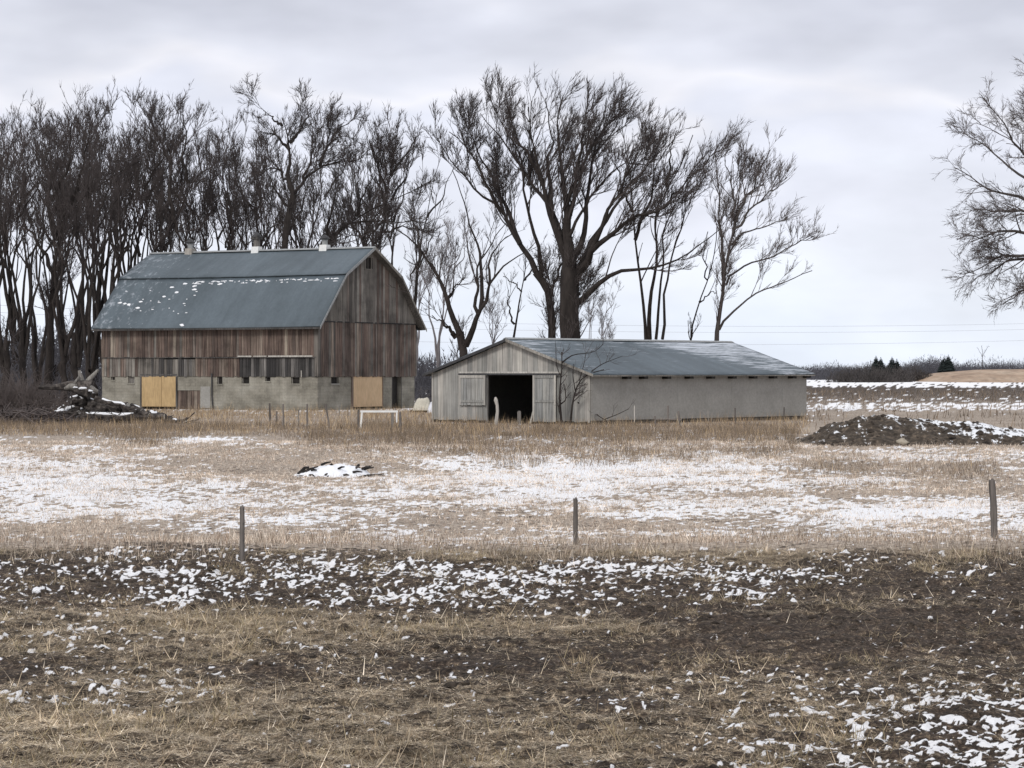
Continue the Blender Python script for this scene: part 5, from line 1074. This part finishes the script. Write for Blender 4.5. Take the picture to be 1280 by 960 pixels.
V, Q = mound_mesh('earth_mound', 13.5, 7.5, 1.08, 3, 210, 80, .42, ([-1, -.81, -.64, -.5, -.33, -.15, .07, .24, .42, .64, 1], [0, .3, .85, 1., .92, .8, .82, .68, .55, .4, 0]), 2.2)
md = (1185 - HX) / F * d0
me_m = smooth(np_mesh('earth_mound', V, Q)); setf(me_m, 'snow', .33 + .30 * sst(.45, 1.1, V[:, 2] + .10 * V[:, 0]) + .17 * sst(-2, 1.0, V[:, 0]) - .12 * (V[:, 1] < -2.8))
o = link('earth_mound', me_m, M_mound, None, (md, d0, float(terr(14, d0)))); tag(o, 'long heap of dark earth with snow caught on its crest, right of the shed', 'mound')
# rubble and sods on the heap
def mound_bits():
    r = np.random.RandomState(95); n = 500; k = r.randint(0, len(V), n); p = V[k] + r.randn(n, 3) * [.08, .08, .02]; s = .03 + .10 * r.rand(n) ** 3; K = 5; q = np.arange(K) / K * 6.283; VV = []
    for rr_, zz in ((1, -.3), (.8, .4), (.2, .75)):
        VV.append(np.stack([p[:, None, 0] + np.cos(q) * s[:, None] * rr_ * (.6 + .8 * r.rand(n, K)) * 1.4, p[:, None, 1] + np.sin(q) * s[:, None] * rr_ * (.6 + .8 * r.rand(n, K)), p[:, None, 2] + zz * s[:, None] * (.7 + .6 * r.rand(n, K))], 2))
    VV = np.concatenate(VV, 1).reshape(-1, 3); b = (np.arange(n) * 3 * K)[:, None]; k0 = np.arange(K); k1 = (k0 + 1) % K; QQ = np.concatenate([np.stack([b + o_ + k0, b + o_ + k1, b + o_ + K + k1, b + o_ + K + k0], 2).reshape(-1, 4) for o_ in (0, K)])
    c = link('clods', np_mesh('clods', VV, QQ), M_clod, o); c['kind'] = 'stuff'
mound_bits()
def boulder(px, py, w, h, lab, seed, mat):
    g = gp(px, py); r = np.random.RandomState(seed); K, M = 14, 8; s = g.y / F; vs = []; fs = []
    for j in range(M + 1):
        for k in range(K):
            ph = math.pi * j / M; q = 6.283 * k / K; m = 1 + .12 * r.randn() * (0 < j < M); vs.append((w * s / 2 * math.sin(ph) * math.cos(q) * m, w * s / 2 * math.sin(ph) * math.sin(q) * m, h * s * (.42 - .58 * math.cos(ph)) * m))
    for j in range(M):
        for k in range(K): fs.append((j * K + k, j * K + (k + 1) % K, (j + 1) * K + (k + 1) % K, (j + 1) * K + k))
    o = obj('boulder', MB().poly(vs, fs), mat, None, True); o.location = g; tag(o, lab, 'rock')
M_rock = m_simple('rock', (.30, .26, .2), (.5, .45, .37), 5, .85, .5)
boulder(1128, 557, 15, 9, 'pale rounded boulder lying at the foot of the earth heap', 96, M_rock); boulder(1051, 552, 13, 8, 'mossy dark boulder at the left foot of the earth heap', 97, M_mound)

# snowy burnt debris in the meadow
g = gp(416, 594); s_ = g.y / F
t0 = thing('debris_pile', g, 'flat pile of snow covered debris in the middle of the meadow', 'pile')
V, Q = mound_mesh('snow', 104 * s_, 2.2, .34, 6, 70, 20, .34, None, 3.); link('snow', smooth(np_mesh('snow', V, Q)), M_snow, t0); Vd = V
rs = random.Random(4)
for i in range(24):
    x = rs.uniform(-48, 46) * s_; y = rs.uniform(-1.05, .2); L = rs.uniform(.15, .55); a = rs.uniform(-1.5, 1.5); z = float(Vd[np.argmin((Vd[:, 0] - x) ** 2 + (Vd[:, 1] - y) ** 2), 2]) + .015; el = rs.uniform(-.1, .35) * (rs.random() < .7)
    b = MB().tube([(x, y, z), (x + L * math.cos(a) * .5, y + L * math.sin(a) * .5, z + L * el * .5 + .02), (x + L * math.cos(a), y + L * math.sin(a), z + L * el)], [.034, .03, .015], 6, True, .2); obj('charred_stick', b, M_dark if i % 3 else M_log, t0)
for (x, h) in ((-6, .32), (10, .24), (28, .3), (41, .25), (-35, .22)): obj('charred_stick', MB().tube([(x * s_ - .15, 0, .05), (x * s_, 0, .2), (x * s_ + .12, 0, h)], [.05, .045, .03], 7, True, .2), M_dark, t0)
# white junk between barn and shed
g = gp(528, 512); s_ = 165. / F; g = Vector(((530 - HX) * s_, 165., 0)); M_tarp = m_simple('tarp', (.55, .56, .6), (.75, .77, .82), 4, .5, .5); M_cream = m_simple('cream_tarp', (.45, .42, .35), (.6, .57, .48), 4, .6, .5)
V, Q = mound_mesh('tarp', 24 * s_, 1.2, .95, 2, 26, 14, .5, None, 3.); o2 = link('tarp_heap', smooth(np_mesh('tarp_heap', V, Q)), M_cream, None, g + Vector((-.1, 0, .25))); tag(o2, 'cream tarpaulin heap lying behind the right corner of the barn', 'tarp')
V, Q = mound_mesh('tarp', 16 * s_, 1.2, 1.0, 5, 26, 14, .6, None, 3.); o2 = link('tarp_heap', smooth(np_mesh('tarp_heap', V, Q)), M_tarp, None, g + Vector((.68, -2, -.05))); tag(o2, 'crumpled white plastic heap against the left corner of the shed', 'tarp')
V, Q = mound_mesh('earth_mound', 60 * s_, 3., .55, 1, 40, 14, .3); o2 = link('earth_mound', smooth(np_mesh('earth_mound', V, Q)), M_clod, None, g + Vector((.4, 1.5, 0))); tag(o2, 'low bank of dark soil behind the two tarpaulin heaps', 'mound')

# ------------------------------------------------------------------ overhead wires far behind
pylx = [(-900, 700), (1700, 1000)]
for k, (yl, yr, lab) in enumerate(((352, 400, 'topmost thin overhead wire crossing the sky behind the trees'), (362, 407, 'middle overhead wire crossing the sky behind the trees'), (384, 419, 'lowest overhead wire crossing the sky behind the trees'))):
    A = wp(-500, yl, 420 + k * 6); B = wp(1750, yr - 16, 640 + k * 6); n = 40; P = [A.lerp(B, i / n) - Vector((0, 0, 6.0 * 4 * (i / n) * (1 - i / n))) for i in range(n + 1)]
    o = obj('overhead_wire', MB().tube(P, .026, 5, False), M_wire, None, True); tag(o, lab, 'wire', 'overhead wires')
